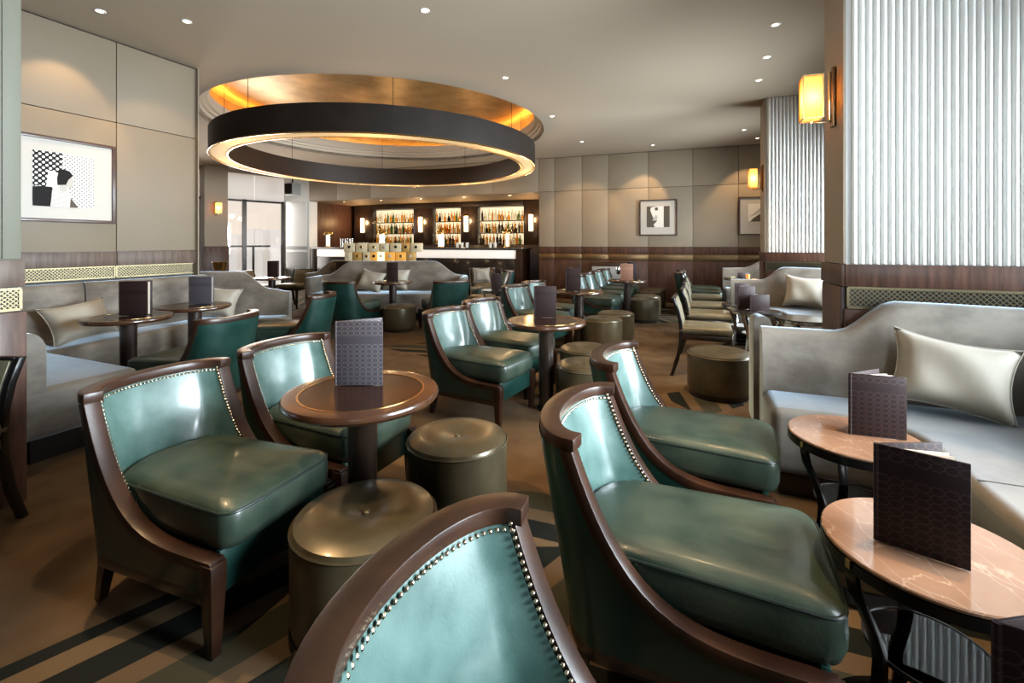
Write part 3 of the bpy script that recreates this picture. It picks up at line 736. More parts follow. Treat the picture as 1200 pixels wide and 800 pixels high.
poses = [((-1.37,1.826),(.938,-.346),None),
 ((-1.165,2.42),(.915,-.403),'green leather chair directly behind the nearest pedestal table, half hidden by its top'),
 ((-.09,.70),(.90,-.43),'pale lit green chair back at the bottom centre, cut off by the picture edge'),
 ((.263,1.461),(.916,-.40),'green leather chair with large worn seat at lower right beside the front marble table'),
 ((.543,2.20),(.90,-.437),'green leather chair just behind the lower right one, facing the big sofa'),
 ((-.483,3.59),(.873,-.488),'green leather chair in the middle of the room, left of the second pedestal table'),
 ((-.253,4.22),(.85,-.53),'green leather chair tucked behind the one left of the second pedestal table'),
 ((.07,5.65),(.83,-.55),'green leather chair left of the third pedestal table with its back partly behind a menu'),
 ((.32,6.25),(.83,-.55),'green leather chair whose pale rail peeks out beyond the third table, by the bar front'),
 ((1.08,7.35),(.87,-.49),'green leather chair with broad seat nearest the fourth pedestal table'),
 ((1.34,7.95),(.87,-.49),'green chair back, first of three in a file behind the third table menu'),
 ((1.62,8.65),(.87,-.49),'green chair back, middle one of three in a file behind the third table menu'),
 ((1.88,9.25),(.87,-.49),'green chair back, rearmost of three in a file, closest to the dark wainscot'),
 ((3.05,8.2),(.92,-.40),'green chair at far right before the back wall, nearer of the nested pair'),
 ((3.30,8.8),(.92,-.40),'green chair at far right before the back wall, rear of the nested pair'),
 ((-2.36,6.3),(.38,.925),'dark green chair seen from behind, facing the long sofa, left of the pouffe'),
 ((-.85,6.4),(-.5,.87),'dark green chair seen from behind, facing the long sofa, right of the pouffe'),
 ((-2.08,3.35),(-.98,.19),'dark green chair seen from behind at the near table of the left banquette'),
 ((-1.98,4.72),(-1,-.05),'green chair seen edge on at the far table of the left banquette'),
 ((-.12,8.7),(-.9,-.3),'green chair close to the dark marble bar front, behind a small glass table')]
for i, (p, f, lb) in enumerate(poses):
    if i == 0: ch0.location = (*p, 0); ch0.rotation_euler = (0,0,heading(*f)); ch0['group'] = G_CH
    else: dup(ch0, (*p, 0), heading(*f), lb, G_CH)
oc = make_chair('olive leather lounge chair before the dark marble bar front', OLIVE, OLIVE, OLIVE)
oc.location = (-.62, 9.6, 0); oc.rotation_euler = (0,0,heading(.3,-.95))

# ------------------------------------------------------------------ side chair
def make_side(label):
    t = thing('side_chair', label, 'chair')
    MB().box((0,0,.375), (.44,.44,.05)).build('seat_frame', DARK, t, bevel=.004)
    m = MB(); loops = []
    for f, z in ((.92,.40),(.99,.41),(1.0,.435),(.985,.455),(.94,.466),(.7,.473),(.3,.475)):
        loops.append([(.225*f*sx, .222*f*sy, z) for sx, sy in ((-1,-1),(-.5,-1),(0,-1),(.5,-1),(1,-1),(1,-.5),(1,0),(1,.5),(1,1),(.5,1),(0,1),(-.5,1),(-1,1),(-1,.5),(-1,0),(-1,-.5))])
    m.loft(loops).build('seat', OLIVE, t, angle=60)
    prof = [(-.215,.40),(-.225,.50),(-.25,.62),(-.285,.72)]
    MB().loft([[(x_+.022, y_, z_) for x_, z_ in prof] + [(x_-.012, y_, z_) for x_, z_ in prof[::-1]] for y_ in (-.185,-.09,.09,.185)]).build('backrest', OLIVE, t, bevel=.006)
    for sg in (-1,1):
        pr = [(-.30,0),(-.25,.15),(-.222,.3),(-.215,.42),(-.225,.52),(-.25,.63),(-.29,.735)]
        MB().loft([[(x_+.016, sg*.205+.016, z_), (x_-.016, sg*.205+.016, z_), (x_-.016, sg*.205-.016, z_), (x_+.016, sg*.205-.016, z_)] for x_, z_ in pr]).build('rear_leg', BLACK, t, bevel=.003)
        MB().loft([[(.195+a*w_, sg*.195+b*w_, z) for a, b in ((-1,-1),(1,-1),(1,1),(-1,1))] for z, w_ in ((0,.012),(.36,.02))]).build('front_leg', BLACK, t, bevel=.002)
    MB().box((-.285,0,.725), (.03,.40,.02)).build('crest_rail', BLACK, t, bevel=.004)
    return t
G_SC = 'olive side chairs in a file'
sc0 = make_side('nearest of the four low olive side chairs in a file, beside the bronze pouffe')
sp_ = [((1.87,4.44),(.92,-.39)),((2.26,5.29),(.92,-.39)),((2.58,6.08),(.92,-.39)),((2.93,6.98),(.92,-.39))]
sl_ = [None,'second of the four low olive side chairs counted from the pouffe','third of the four low olive side chairs counted from the pouffe','farthest of the four low olive side chairs in a file, before the green pair']
for i, (p, f) in enumerate(sp_):
    if i == 0: sc0.location = (*p,0); sc0.rotation_euler = (0,0,heading(*f)); sc0['group'] = G_SC
    else: dup(sc0, (*p,0), heading(*f), sl_[i], G_SC)
dup(sc0, (-2.46,1.82,0), heading(-.05,-1), 'black framed side chair cut off by the left picture edge').pop('group', None)
dup(sc0, (-4.25,9.0,0), heading(-.2,-.98), 'dark side chair by the white door beyond the far pale table').pop('group', None)
dup(sc0, (-4.75,8.6,0), heading(.95,-.2), 'dark side chair at the windows left of the far pale table').pop('group', None)

# ------------------------------------------------------------------ pouffes
def make_pouffe(label):
    t = thing('pouffe', label, 'pouffe')
    MB().lathe([(0,0),(.205,0),(.21,.005),(.21,.045)], 40).build('plinth', DARK, t)
    MB().lathe([(.20,.04),(.226,.045),(.232,.07),(.232,.31),(.229,.333),(.222,.338)], 48).build('drum', BRONZE, t)
    MB().lathe([(.232,.332),(.236,.337),(.232,.342),(.226,.337),(.232,.332)], 48).build('piping', BRONZE, t)
    MB().lathe([(.228,.338),(.222,.352),(.19,.366),(.14,.372),(.08,.368),(.035,.356),(.012,.350),(0,.350)], 48).build('seat_pad', BRONZE, t)
    MB().lathe([(.014,.350),(.013,.356),(.007,.360),(0,.361)], 16).build('button', BRONZE, t)
    return t
G_P = 'bronze leather pouffes'
pf0 = make_pouffe('nearest bronze leather pouffe, beside the large lower left chair')
PF = [((-.488,1.54),1,None),((-.255,2.155),1,'bronze pouffe right of the nearest pedestal table'),
 ((.545,3.43),.93,'bronze pouffe nearer of two right of the second pedestal table'),((.63,3.97),.93,'bronze pouffe farther of two right of the second pedestal table'),
 ((1.08,5.5),1,'bronze pouffe nearer of the overlapping pair by the third pedestal table'),((1.34,5.95),1,'bronze pouffe farther of the overlapping pair by the third pedestal table'),
 ((2.13,7.42),1,'bronze pouffe nearer of the front pair right of the fourth pedestal table'),((2.30,7.88),1,'bronze pouffe farther of the front pair right of the fourth pedestal table'),
 ((2.57,8.62),1,'bronze pouffe nearer of the rear pair by the back wall'),((2.80,9.1),1,'bronze pouffe farther of the rear pair by the back wall'),
 ((1.72,3.82),1.08,'large dark bronze pouffe at the end of the big sofa'),((-1.62,6.64),1.0,'greenish bronze pouffe between the two dark chairs before the long sofa'),
 ((-.50,7.9),1.0,'low bronze pouffe near the right end of the long sofa')]
for i, (p, s_, lb) in enumerate(PF):
    o = pf0 if i == 0 else dup(pf0, (*p,0), 0, lb, G_P)
    o.location = (*p,0); o.scale = (s_, s_, 1); o['group'] = G_P; o.rotation_euler = (0,0,i*.7)

# ------------------------------------------------------------------ pedestal tables
TH = .667
TABLETOP = mat('dark_table_inlay', (.016,.008,.005), (.026,.013,.009), rough=.16, scale=8, spec=.25)
RIM = mat('table_rim_walnut', (.036,.015,.008), (.075,.034,.017), rough=.22, scale=7, coat=.3, detail=6)
def make_table(label):
    t = thing('pedestal_table', label, 'table')
    MB().lathe([(.225,TH-.032),(.285,TH-.034),(.297,TH-.022),(.298,TH-.010),(.292,TH-.001),(.282,TH),(.240,TH),(.240,TH-.004),(.225,TH-.008)], 72).build('rim', RIM, t)
    MB().lathe([(.2405,TH-.001),(.2405,TH+.0012),(.234,TH+.0012),(.234,TH-.001),(.2405,TH-.001)], 72).build('brass_inlay', BRASS, t)
    MB().lathe([(0,TH-.02),(.236,TH-.02),(.236,TH-.0005),(0,TH-.0005)], 72).build('inset_top', TABLETOP, t)
    MB().lathe([(0,TH-.034),(.11,TH-.034),(.11,TH-.05),(.06,TH-.052),(0,TH-.052)], 40).build('neck_plate', DARK, t)
    MB().lathe([(.058,TH-.05),(.056,.4),(.054,.02),(0,.02)], 32).build('pedestal', DARK, t)
    MB().lathe([(0,0),(.082,0),(.084,.004),(.080,.012),(.062,.018),(.054,.03)], 48).build('foot', STEELD, t)
    return t
G_T = 'dark pedestal tables'
tb0 = make_table('nearest dark round pedestal table with a grey patterned menu')
TB = [((-.593,1.83),None),((.26,3.5),'dark round pedestal table in the middle, beside two bronze pouffes'),((.82,5.67),'dark round pedestal table third along the centre row'),
 ((1.83,7.32),'dark round pedestal table with a rust menu and wine glass, closest to the back wall'),((-3.08,3.70),'dark round pedestal table nearer of two at the left banquette'),
 ((-3.0,4.36),'dark round pedestal table farther of two at the left banquette'),((-1.83,7.07),'dark round pedestal table between the dark chairs and the long sofa'),
 ((-4.1,7.87),'round pedestal table shining pale in front of the far windows'),((3.88,7.75),'small round table by the far right sofa near the back wall')]
for i, (p, lb) in enumerate(TB):
    o = tb0 if i == 0 else dup(tb0, (*p,0), 0, lb, G_T)
    o.location = (*p,0); o['group'] = G_T

# ------------------------------------------------------------------ marble side tables
MT = .52
def make_marble(label, top):
    t = thing('side_table', label, 'table')
    MB().lathe([(0,MT-.012),(.213,MT-.012),(.217,MT-.008),(.217,MT-.003),(.214,MT),(0,MT)], 72).build('marble_top', top, t)
    MB().lathe([(.205,MT-.040),(.214,MT-.040),(.218,MT-.036),(.218,MT-.013),(.205,MT-.013),(.205,MT-.040)], 72).build('metal_band', STEELD, t)
    MB().lathe([(0,.264),(.127,.264),(.129,.268),(.127,.272),(0,.272)], 56).build('glass_shelf', SMOKE, t)
    MB().lathe([(.127,.262),(.131,.262),(.131,.274),(.127,.274),(.127,.262)], 56).build('shelf_rim', STEELD, t)
    MB().lathe([(.13,0),(.215,0),(.217,.004),(.213,.010),(.13,.010),(.13,0)], 56).build('base_ring', STEELD, t)
    pr = [(.206,.505),(.209,.47),(.200,.43),(.178,.385),(.155,.335),(.139,.29),(.134,.255),(.138,.21),(.150,.16),(.166,.10),(.178,.05),(.184,.008)]
    for k in range(3):
        a = radians(188+120*k); loops = []
        for i, (r, z) in enumerate(pr):
            r0, z0 = pr[max(0,i-1)]; r1, z1 = pr[min(len(pr)-1,i+1)]; tl = sqrt((r1-r0)**2+(z1-z0)**2); nr, nz_ = (z1-z0)/tl, -(r1-r0)/tl
            loops.append([((r+nr*e1)*cos(a)-e2*sin(a), (r+nr*e1)*sin(a)+e2*cos(a), z+nz_*e1) for e1, e2 in ((-.007,-.016),(.007,-.016),(.007,.016),(-.007,.016))])
        MB().loft(loops).build('leg', STEELD, t, bevel=.002)
        MB().box((.219*cos(a), .219*sin(a), MT-.02), (.006,.012,.02), a).build('stud', BRASS, t)
    return t
G_M = 'round marble side tables'
mt0 = make_marble('front brown marble side table with bowed legs and a large open menu', MARBLE)
mt0.location = (1.005,1.11,0); mt0['group'] = G_M
for p, lb in (((1.30,1.75),'second brown marble side table, right against the big sofa seat'), ((.95,.52),'brown marble side table mostly below the bottom right picture corner')):
    dup(mt0, (*p,0), .0, lb, G_M)
DGLASS = mat('dark_glass_top', (.03,.03,.032), rough=.06, coat=.5)
mg0 = make_marble('chrome rimmed side table with an empty glossy top behind the big sofa', DGLASS)
for ob in mg0.children:
    if ob.name.split('.')[0] in ('metal_band','leg','shelf_rim'): ob.data.materials[0] = CHROME
    if ob.name.split('.')[0] == 'glass_shelf': ob.data.materials[0] = WHITE
mg0.location = (2.84,4.50,0); mg0.scale = (1.1,1.1,1)
G_G = 'chrome rimmed side tables'; mg0['group'] = G_G
for p, lb in (((2.66,5.02),'chrome rimmed side table carrying two dark menus beside the second sofa'), ((2.76,5.50),'chrome rimmed side table carrying one menu nearest the olive side chairs'), ((-.24,7.25),'small glass side table carrying a menu near the bar front')):
    dup(mg0, (*p,0), .4, lb, G_G)

# ------------------------------------------------------------------ menus
def make_menu(label, cover, wd, ht, open_deg=38, pages=True):
    t = thing('menu', label, 'menu')
    for k, (nm, sg) in enumerate((('front_cover', 1), ('back_cover', -1))):
        rz = 0 if k == 0 else radians(open_deg)
        MB().box((wd/2, .003, ht/2), (wd, .006, ht)).build(nm, cover, t, bevel=.0015, rot=(0,0,rz), loc=(-wd/2,0,0))
    MB().box((wd/2-.003, .008, ht/2), (wd-.010, .003, ht-.008)).build('lining', TAN, t, loc=(-wd/2,0,0))
    if pages:
        for k in range(3):
            MB().box((wd/2-.006, .0, ht/2-.004), (wd-.02, .0015, ht-.014)).build('page', MENU_IN, t, rot=(0,0,radians(open_deg*(.25+.2*k))), loc=(-wd/2,0.004,.002))
    MB().tube([(-wd/2, .004, .001), (-wd/2, .004, ht-.001)], .006, 8).build('spine', cover, t)
    return t
def menu(x, y, z, rz, label, cover=MENU, wd=.19, ht=.265, od=38):
    m = make_menu(label, cover, wd, ht, od); m.location = (x, y, z+.0022); m.rotation_euler = (0,0,rz); m['group'] = 'standing menus'
menu(-.625,1.885,TH,0.02,'grey oval patterned menu standing on the nearest pedestal table',MENUG,.19,.262,30)
menu(.262,3.62,TH,-.06,'brown patterned menu standing on the middle pedestal table',MENU,.17,.245,60)
menu(.745,5.6,TH,-.06,'brown menu standing on the third pedestal table',MENU,.18,.28,60)
menu(1.80,7.22,TH,-.1,'rust coloured menu standing in front on the table nearest the back wall',MENUR,.19,.26,50)
menu(1.93,7.42,TH,-.1,'brown menu standing behind the rust one on the same table',MENU,.16,.28,40)
menu(-3.04,3.70,TH,.1,'dark brown menu standing on the nearer left banquette table',MENU,.21,.275,35)
menu(-2.99,4.42,TH,.1,'grey brown menu standing on the farther left banquette table',MENUG,.205,.26,35)
menu(-1.83,7.05,TH,0,'tall dark menu standing on the table before the long sofa',MENU,.17,.29,35)
menu(-4.08,7.86,TH,0,'dark menu standing on the pale shining table by the far windows',MENU,.18,.28,35)
menu(.955,1.075,MT,-.72,'large dark brown open menu on the front marble table',MENU,.165,.238,42)
menu(1.375,1.73,MT,-.35,'dark brown open menu on the second marble table',MENU,.175,.232,42)
menu(.745,.60,MT,-.55,'reddish menu at the bottom right picture corner',MENU,.16,.20,40)
menu(2.66,4.94,MT,.05,'dark menu lower of two on the chrome rimmed table by the second sofa',MENU,.21,.175,40)
menu(2.60,5.10,MT,.05,'dark menu taller of two on the chrome rimmed table by the second sofa',MENU,.19,.25,40)
menu(2.75,5.50,MT,.0,'dark menu on the chrome rimmed table nearest the olive side chairs',MENU,.17,.25,40)
menu(3.88,7.72,TH,.0,'small dark menu lying low on the table by the far right sofa',MENU,.19,.09,40)
menu(-.24,7.22,MT,.0,'dark menu standing on the small glass table near the bar front',MENU,.16,.25,40)

# ------------------------------------------------------------------ banquettes and sofas
def mitre(pts, off):
    out = []
    for i, p in enumerate(pts):
        p = Vector(p[:2])
        d0 = (p-Vector(pts[i-1][:2])).normalized() if i > 0 else None
        d1 = (Vector(pts[i+1][:2])-p).normalized() if i < len(pts)-1 else None
        if d0 is None: d0 = d1
        if d1 is None: d1 = d0
        n0 = Vector((d0.y, -d0.x)); n1 = Vector((d1.y, -d1.x)); n = (n0+n1).normalized()
        out.append(p + n*(off/max(.4, n.dot(n0))))
    return out
def back_panel(parent, keys, th=.12, name='backrest', m=VELVET, zb=.12, roll=False):
    """keys: (x,y,height) back line with the seat on the right of the walking direction"""
    pts = []
    for (x0,y0,h0), (x1,y1,h1) in zip(keys[:-1], keys[1:]):
        n = max(2, int(sqrt((x1-x0)**2+(y1-y0)**2)/.05))
        for k in range(n):
            f = k/n; g = f*f*(3-2*f); pts.append((x0+(x1-x0)*f, y0+(y1-y0)*f, h0+(h1-h0)*g))
    pts.append(keys[-1])
    offs = [(0,0),(0,-.035),(.012,-.010),(.04,0),(th-.045,0),(th-.015,-.012),(th,-.045),(th+.035,None),(th+.035,-9)]
    if roll:
        q = th+.035; offs = [(0,0)] + [(q/2-q/2*cos(pi*k/10), -q*.62+q*.62*sin(pi*k/10)) for k in range(11)] + [(q,-9)]
    rails = [mitre(pts, o[0]) for o in offs]
    loops = []
    for i, p in enumerate(pts):
        lp = []
        for (o, dz), rl in zip(offs, rails):
            z = p[2]+dz if dz is not None else .42
            if o == 0 and dz == 0 and not lp: z = zb
            if dz == -9: z = zb
            lp.append((rl[i].x, rl[i].y, z))
        loops.append(lp)
    return MB().loft(loops).build(name, m, parent, angle=50)
def seat_block(parent, poly, z0=.12, z1=.44, name='seat', m=VELVET, bev=.045):
    mb = MB().prism(poly, z0, z1); return mb.build(name, m, parent, bevel=bev, seg=4, angle=50)
def plinth(parent, poly):
    c = Vector((sum(p[0] for p in poly)/len(poly), sum(p[1] for p in poly)/len(poly)))
    return MB().prism(poly, 0, .13).build('plinth', BLACK, parent)

def fillet(poly, idx, r, n=6):
    out = []
    for i, p in enumerate(poly):
        if i not in idx: out.append(Vector(p)); continue
        p = Vector(p); a = Vector(poly[i-1]); b = Vector(poly[(i+1)%len(poly)])
        pa = p+(a-p).normalized()*r; pb = p+(b-p).normalized()*r
        for k in range(n+1):
            f = k/n; out.append(pa*(1-f)**2+p*2*f*(1-f)+pb*f*f)
    return out

def sofa_right(label, dx, dy, L=2.3):
    t = thing('corner_sofa', label, 'sofa', (dx, dy, 0))
    e0 = Vector((1.45,2.70)); v = Vector(V[:2]); u = Vector(U[:2])
    c = e0+v*1.45; end = c-u*L
    hw = [(*e0,.775), (*(e0+v*.36),.775), (*(e0+v*.62),.945), (*c,.93), (*(c-u*.7),.74), (*end,.72)]
    back_panel(t, hw)
    f0 = e0-u*.47
    poly = [e0-u*.03, f0, f0+v*.53, f0+v*.53-u*min(.55,(L-.58)*.5), f0+v*.53-u*(L-.58), end-v*.02, c-u*.02-v*.02]
    poly = [tuple(p) for p in fillet([tuple(p) for p in poly], [2], .22)]
    seat_block(t, poly)
    inner = [tuple(e0-u*.03+v*.04), tuple(f0+u*.06+v*.04), tuple(f0+u*.06+v*.59), tuple(f0+v*.59-u*(L-.64)), tuple(end+u*.05-v*.05), tuple(c-u*.05-v*.05)]
    plinth(t, inner)
    # seam across the returning seat
    a_ = f0+v*.53-u*.52
    MB().tube([(*(a_+v*.02),.4405), (*(a_+v*.6),.4405)], .0025, 6).build('seam', mat('seam_dark', (.06,.05,.04), rough=.7), t)
    return t
sofa_right('large taupe velvet corner sofa against the near ribbed column at right', 0, 0)
sofa_right('taupe velvet corner sofa against the far ribbed column', 1.5, 3.52, 1.3)

# back to back seat behind the big right sofa
t = thing('corner_sofa', 'velvet sofa end backing onto the large right sofa, only its dark end seen', 'sofa')
k0 = Vector((1.50,2.86)); v = Vector(V[:2]); u = Vector(U[:2])
back_panel(t, [(*k0,.80), (*(k0+u*.14),.79), (*(k0+u*.28),.78)], th=.10)
q = [k0+v*.1, k0+u*.28+v*.1, k0+u*.28+v*.33, k0+v*.33]
seat_block(t, q, .12, .42, bev=.03); plinth(t, [k0+v*.14+u*.04, k0+u*.24+v*.14, k0+u*.24+v*.30, k0+v*.30+u*.04])
# far right sofa by the back wall
t = thing('corner_sofa', 'velvet sofa with a sloping end in the far right corner by the back wall', 'sofa')
back_panel(t, [(3.98,8.72,.79), (4.30,8.60,.80), (4.75,8.43,1.0), (5.5,8.15,1.0)])
q = [(3.98,8.69),(3.83,8.30),(5.3,7.75),(5.46,8.1)]
seat_block(t, q); plinth(t, [(4.02,8.66),(3.90,8.36),(5.2,7.85),(5.4,8.05)])

# left banquette (U shape)
t = thing('banquette', 'long taupe velvet U shaped banquette under the left wall panels', 'banquette')
pts = [(-2.70,2.445),(-4.33,3.12),(-3.53,5.19),(-2.60,5.44)]
back_panel(t, [(*pts[0],.755),(-3.1,2.61,.77),(-3.6,2.82,.90),(*pts[1],.90)], th=.14, name='backrest', zb=.41, roll=True)
back_panel(t, [(-4.37,3.02,.90),(-3.93,4.155,.90)], name='backrest')
back_panel(t, [(-3.925,4.165,.90),(-3.50,5.27,.90)], name='backrest')
back_panel(t, [(-3.54,5.29,.93),(-3.12,5.33,.93),(-2.82,5.39,.73),(*pts[3],.69)], name='backrest')
inner = [(-2.715,2.44),(-2.47,3.06),(-3.55,3.52),(-3.27,4.98),(-2.52,5.02),(-2.57,5.36),(-3.47,5.24),(-4.30,3.10)]
seat_block(t, inner, .14, .43)
plinth(t, [(-2.72,2.60),(-2.56,3.02),(-3.63,3.46),(-3.33,5.05),(-2.58,5.08),(-2.62,5.32),(-3.46,5.20),(-4.24,3.18)])

# long sofa facing the room and its twin behind
def make_long(label):
    t = thing('long_sofa', label, 'sofa')
    W = 1.25
    back_panel(t, [(W,.0,.70),(W-.12,.0,.71),(W-.55,.0,.945),(-W+.55,.0,.945),(-W+.12,.0,.71),(-W,.0,.70)][::-1])
    poly = [(-W,-.04),(-W,-.62),(-.5,-.66),(.5,-.66),(W,-.62),(W,-.04)]
    seat_block(t, [p for p in poly][::-1]); plinth(t, [(-W+.05,-.06),(-W+.05,-.56),(W-.05,-.56),(W-.05,-.06)])
    for sg in (-1,1): MB().box((sg*(W-.01),-.32,.55), (.10,.58,.30)).build('arm', VELVET, t, bevel=.03)
    return t
ls = make_long('long taupe velvet sofa facing the room in front of the bar'); ls.location = (-2.05,8.02,0)
dup(ls, (-2.55,8.38,0), pi-.06, 'pale sofa back to back behind the long sofa, its left end showing')

# console with gold boxes between them
t = thing('console', 'narrow dark console between the two back to back sofas', 'console', (-2.25,8.17,0))
MB().box((0,0,.925), (1.75,.22,.02)).build('top', WOOD, t, bevel=.002)
MB().box((0,0,.46), (1.7,.10,.91)).build('body', WOOD, t)
CB = [mat('cream_box', (.62,.52,.33), rough=.35, metal=.2), mat('gold_box', (.55,.33,.10), rough=.32, metal=.4), mat('amber_box', (.60,.30,.06), rough=.4, emit=(1,.42,.05), estr=.25), mat('lit_candle_box', (.9,.7,.4), rough=.4, emit=(1,.72,.36), estr=1.6)]
def gbox(px, row, wpx, k, knob, label):
    Y = 8.17; X = (px-600)/540*Y; wd = wpx*Y/540-.004; ht = .158
    b = thing('gold_box', label, 'box', (X, Y, .936+row*.160))
    MB().box((0,0,ht/2), (wd,.15,ht)).build('body', CB[k], b, bevel=.004)
    MB().lathe([(0,.0),(.024,.0),(.026,.004),(.020,.010),(0,.011)], 14).build('round_hole', [BLACK, MATW, BRASS][knob], b, loc=(0,-.0755,ht/2+.01), rot=(pi/2,0,0))
low = [(410,9,0,1),(420.5,10,1,2),(431,9,0,2),(439.5,8,2,0),(447.5,8,3,1),(458,12,2,1),(471,12,2,2),(482,10,1,1)]
upr = [(411,13,0,0),(425,13,0,2),(439.5,12,0,2),(452,10,0,1),(465,13,0,0),(476.5,9,1,0),(488.5,13,0,0)]
nmz = ['first','second','third','fourth','fifth','sixth','seventh','eighth']
for i, (px, wp, k, kn) in enumerate(low): gbox(px, 0, wp, k, kn, '%s small gold box from the left in the lower row on the console' % nmz[i])
for i, (px, wp, k, kn) in enumerate(upr): gbox(px, 1, wp, k, kn, '%s small cream box from the left in the upper row on the console' % nmz[i])

# ------------------------------------------------------------------ pillows
def pillow(x, y, z, w_, h_, rz, lean, roll, label, th=.085):
    mb = MB(); n = 14
    def P(u_, v_, s_):
        a = w_/2*u_*(1-.15*(1-v_*v_)*abs(u_)); b = h_/2*v_*(1.04-.17*(1-u_*u_)*abs(v_))
        q = (max(0,1-u_**4))**.55*(max(0,1-v_**4))**.55
        return (a, s_*th*q*(1+.08*sin(5*u_+3*v_)), b)
    for s_ in (1,-1): mb.loft([[P(-1+2*i/n, -1+2*j/n, s_) for i in range(n+1)] for j in range(n+1)], closed=False, cap=False)
    bmesh.ops.remove_doubles(mb.bm, verts=mb.bm.verts, dist=.0005)
    t = thing('cushion', label, 'cushion', (x, y, z))
    R = Matrix.Rotation(rz,3,'Z') @ Matrix.Rotation(lean,3,'X') @ Matrix.Rotation(roll,3,'Y')
    t.rotation_euler = R.to_euler()
    mb.build('cover', PILLOW, t, angle=80)
    e = [P(-1+2*i/n,-1,0) for i in range(n)] + [P(1,-1+2*i/n,0) for i in range(n)] + [P(1-2*i/n,1,0) for i in range(n)] + [P(-1,1-2*i/n,0) for i in range(n)]
    MB().tube(e, .005, 6, ring=True).build('piping', PILLOW, t)
    return t
vr = atan2(-.371,.928)
pillow(2.07,2.17,.63,.47,.34,vr-.1,-.30,.16,'cream satin cushion leaning on the large right sofa')
pillow(3.60,5.68,.655,.44,.38,vr,-.28,.1,'pale cushion on the sofa by the far ribbed column')
pillow(-3.62,3.86,.60,.46,.34,1.15,-.5,-.15,'cream cushion on the left banquette behind the nearer table')
pillow(-3.24,5.08,.60,.44,.34,.1,-.35,.12,'pale cushion at the far corner of the left banquette behind the menu')
pillow(-2.36,7.72,.62,.42,.36,.05,-.32,.25,'white cushion leaning left on the long sofa')
pillow(-1.96,7.84,.64,.42,.36,.0,-.2,.1,'taupe cushion behind the white one on the long sofa')
pillow(-.62,9.42,.60,.36,.30,.2,-.3,.0,'pale cushion propped on the olive chair by the bar')

# ------------------------------------------------------------------ bar
t = thing('bar_counter', 'long bar counter with glowing onyx band and dark marble front', 'bar')
def bb(s0, s1, n0, n1, z0, z1, nm, m, par=t, bev=.004):
    return MB().prism([bw(s0,n0), bw(s1,n0), bw(s1,n1), bw(s0,n1)], z0, z1).build(nm, m, par, bevel=bev)
bb(.42, 6.68, -.02, .72, 1.10, 1.14, 'counter_top', LEDGE)
bb(.58, 6.48, .02, .06, .885, 1.085, 'onyx_band', ONYX)
bb(.46, 6.64, .06, .60, .10, 1.10, 'core', DARK)
for k in range(5):
    a = .62+1.17*k; bb(a, a+1.165, .02, .06, .08, .875, 'marble_panel', MARBLED)
bb(.42, .58, .0, .62, 0, 1.09, 'end_post', WOOD)
bb(6.50, 6.68, .0, .62, 0, 1.09, 'end_post', WOOD)

t = thing('back_bar', 'dark back bar shelving with three backlit bottle bays', 'shelving')
bb(.25, 6.55, 1.42, 1.84, .02, 1.20, 'back_counter', DARK, t)
bays = [(.93, 2.28), (2.82, 3.71), (4.37, 5.80)]
for a, b in bays:
    bb(a, b, 1.80, 1.84, 1.22, 2.26, 'backlit_panel', BACKLIT, t)
    for z in (1.52, 1.86): bb(a, b, 1.60, 1.795, z, z+.022, 'shelf', DARK, t)
for a, b in ((.3,.93),(2.28,2.82),(3.71,4.37),(5.80,6.5)): bb(a+.005, b-.005, 1.62, 1.84, 1.205, 2.40, 'pier', DARK, t)
bb(.93, 5.8, 1.58, 1.84, 2.27, 2.40, 'canopy', DARK, t)
nm = ['at the right end','second from the right','third from the right','at the left end']
for k, s_ in enumerate((.70, 2.62, 4.10, 6.15)):
    p = bw(s_, 1.575); q = thing('wall_sconce', 'tall glowing glass bar lamp on the back bar pier %s' % nm[k], 'wall lamp', (p.x, p.y, 1.80), atan2(BL.y, BL.x))
    MB().box((0,0,0), (.11,.06,.44)).build('lamp_shade', SHADEW, q, bevel=.006)
    MB().box((0,-.035,0), (.05,.02,.50)).build('back_plate', BRASS, q)
    l = bpy.data.lights.new('bar_lamp', 'POINT'); l.energy = 22; l.color = (1,.58,.25); l.shadow_soft_size = .06
    lo = bpy.data.objects.new('bar_lamp', l); COL.objects.link(lo); lo.parent = q; lo.location = (0,.16,.1)

def bglass(name, tint):
    m = glass_mat(name, tint); return m
BC = {'amber': bglass('bottle_amber', (.80,.55,.26)), 'green': bglass('bottle_green', (.30,.40,.22)), 'clear': bglass('bottle_clear', (.85,.83,.76)), 'dark': bglass('bottle_dark', (.12,.05,.03)), 'gold': bglass('bottle_gold', (.85,.58,.18))}
shapes = [[(0,0),(.034,0),(.036,.01),(.036,.19),(.014,.235),(.012,.30),(.014,.30),(.014,.315),(0,.315)],
          [(0,0),(.040,0),(.042,.01),(.042,.14),(.016,.19),(.013,.25),(.016,.25),(.016,.27),(0,.27)],
          [(0,0),(.030,0),(.030,.20),(.012,.24),(.012,.30),(0,.30)],
          [(0,0),(.045,0),(.046,.08),(.030,.13),(.013,.17),(.013,.22),(.02,.22),(.02,.25),(0,.25)]]
proto = {}
bay_n = ['right', 'middle', 'left']; row_n = ['back counter', 'lower shelf', 'upper shelf', 'back counter rear row', 'lower shelf rear row']
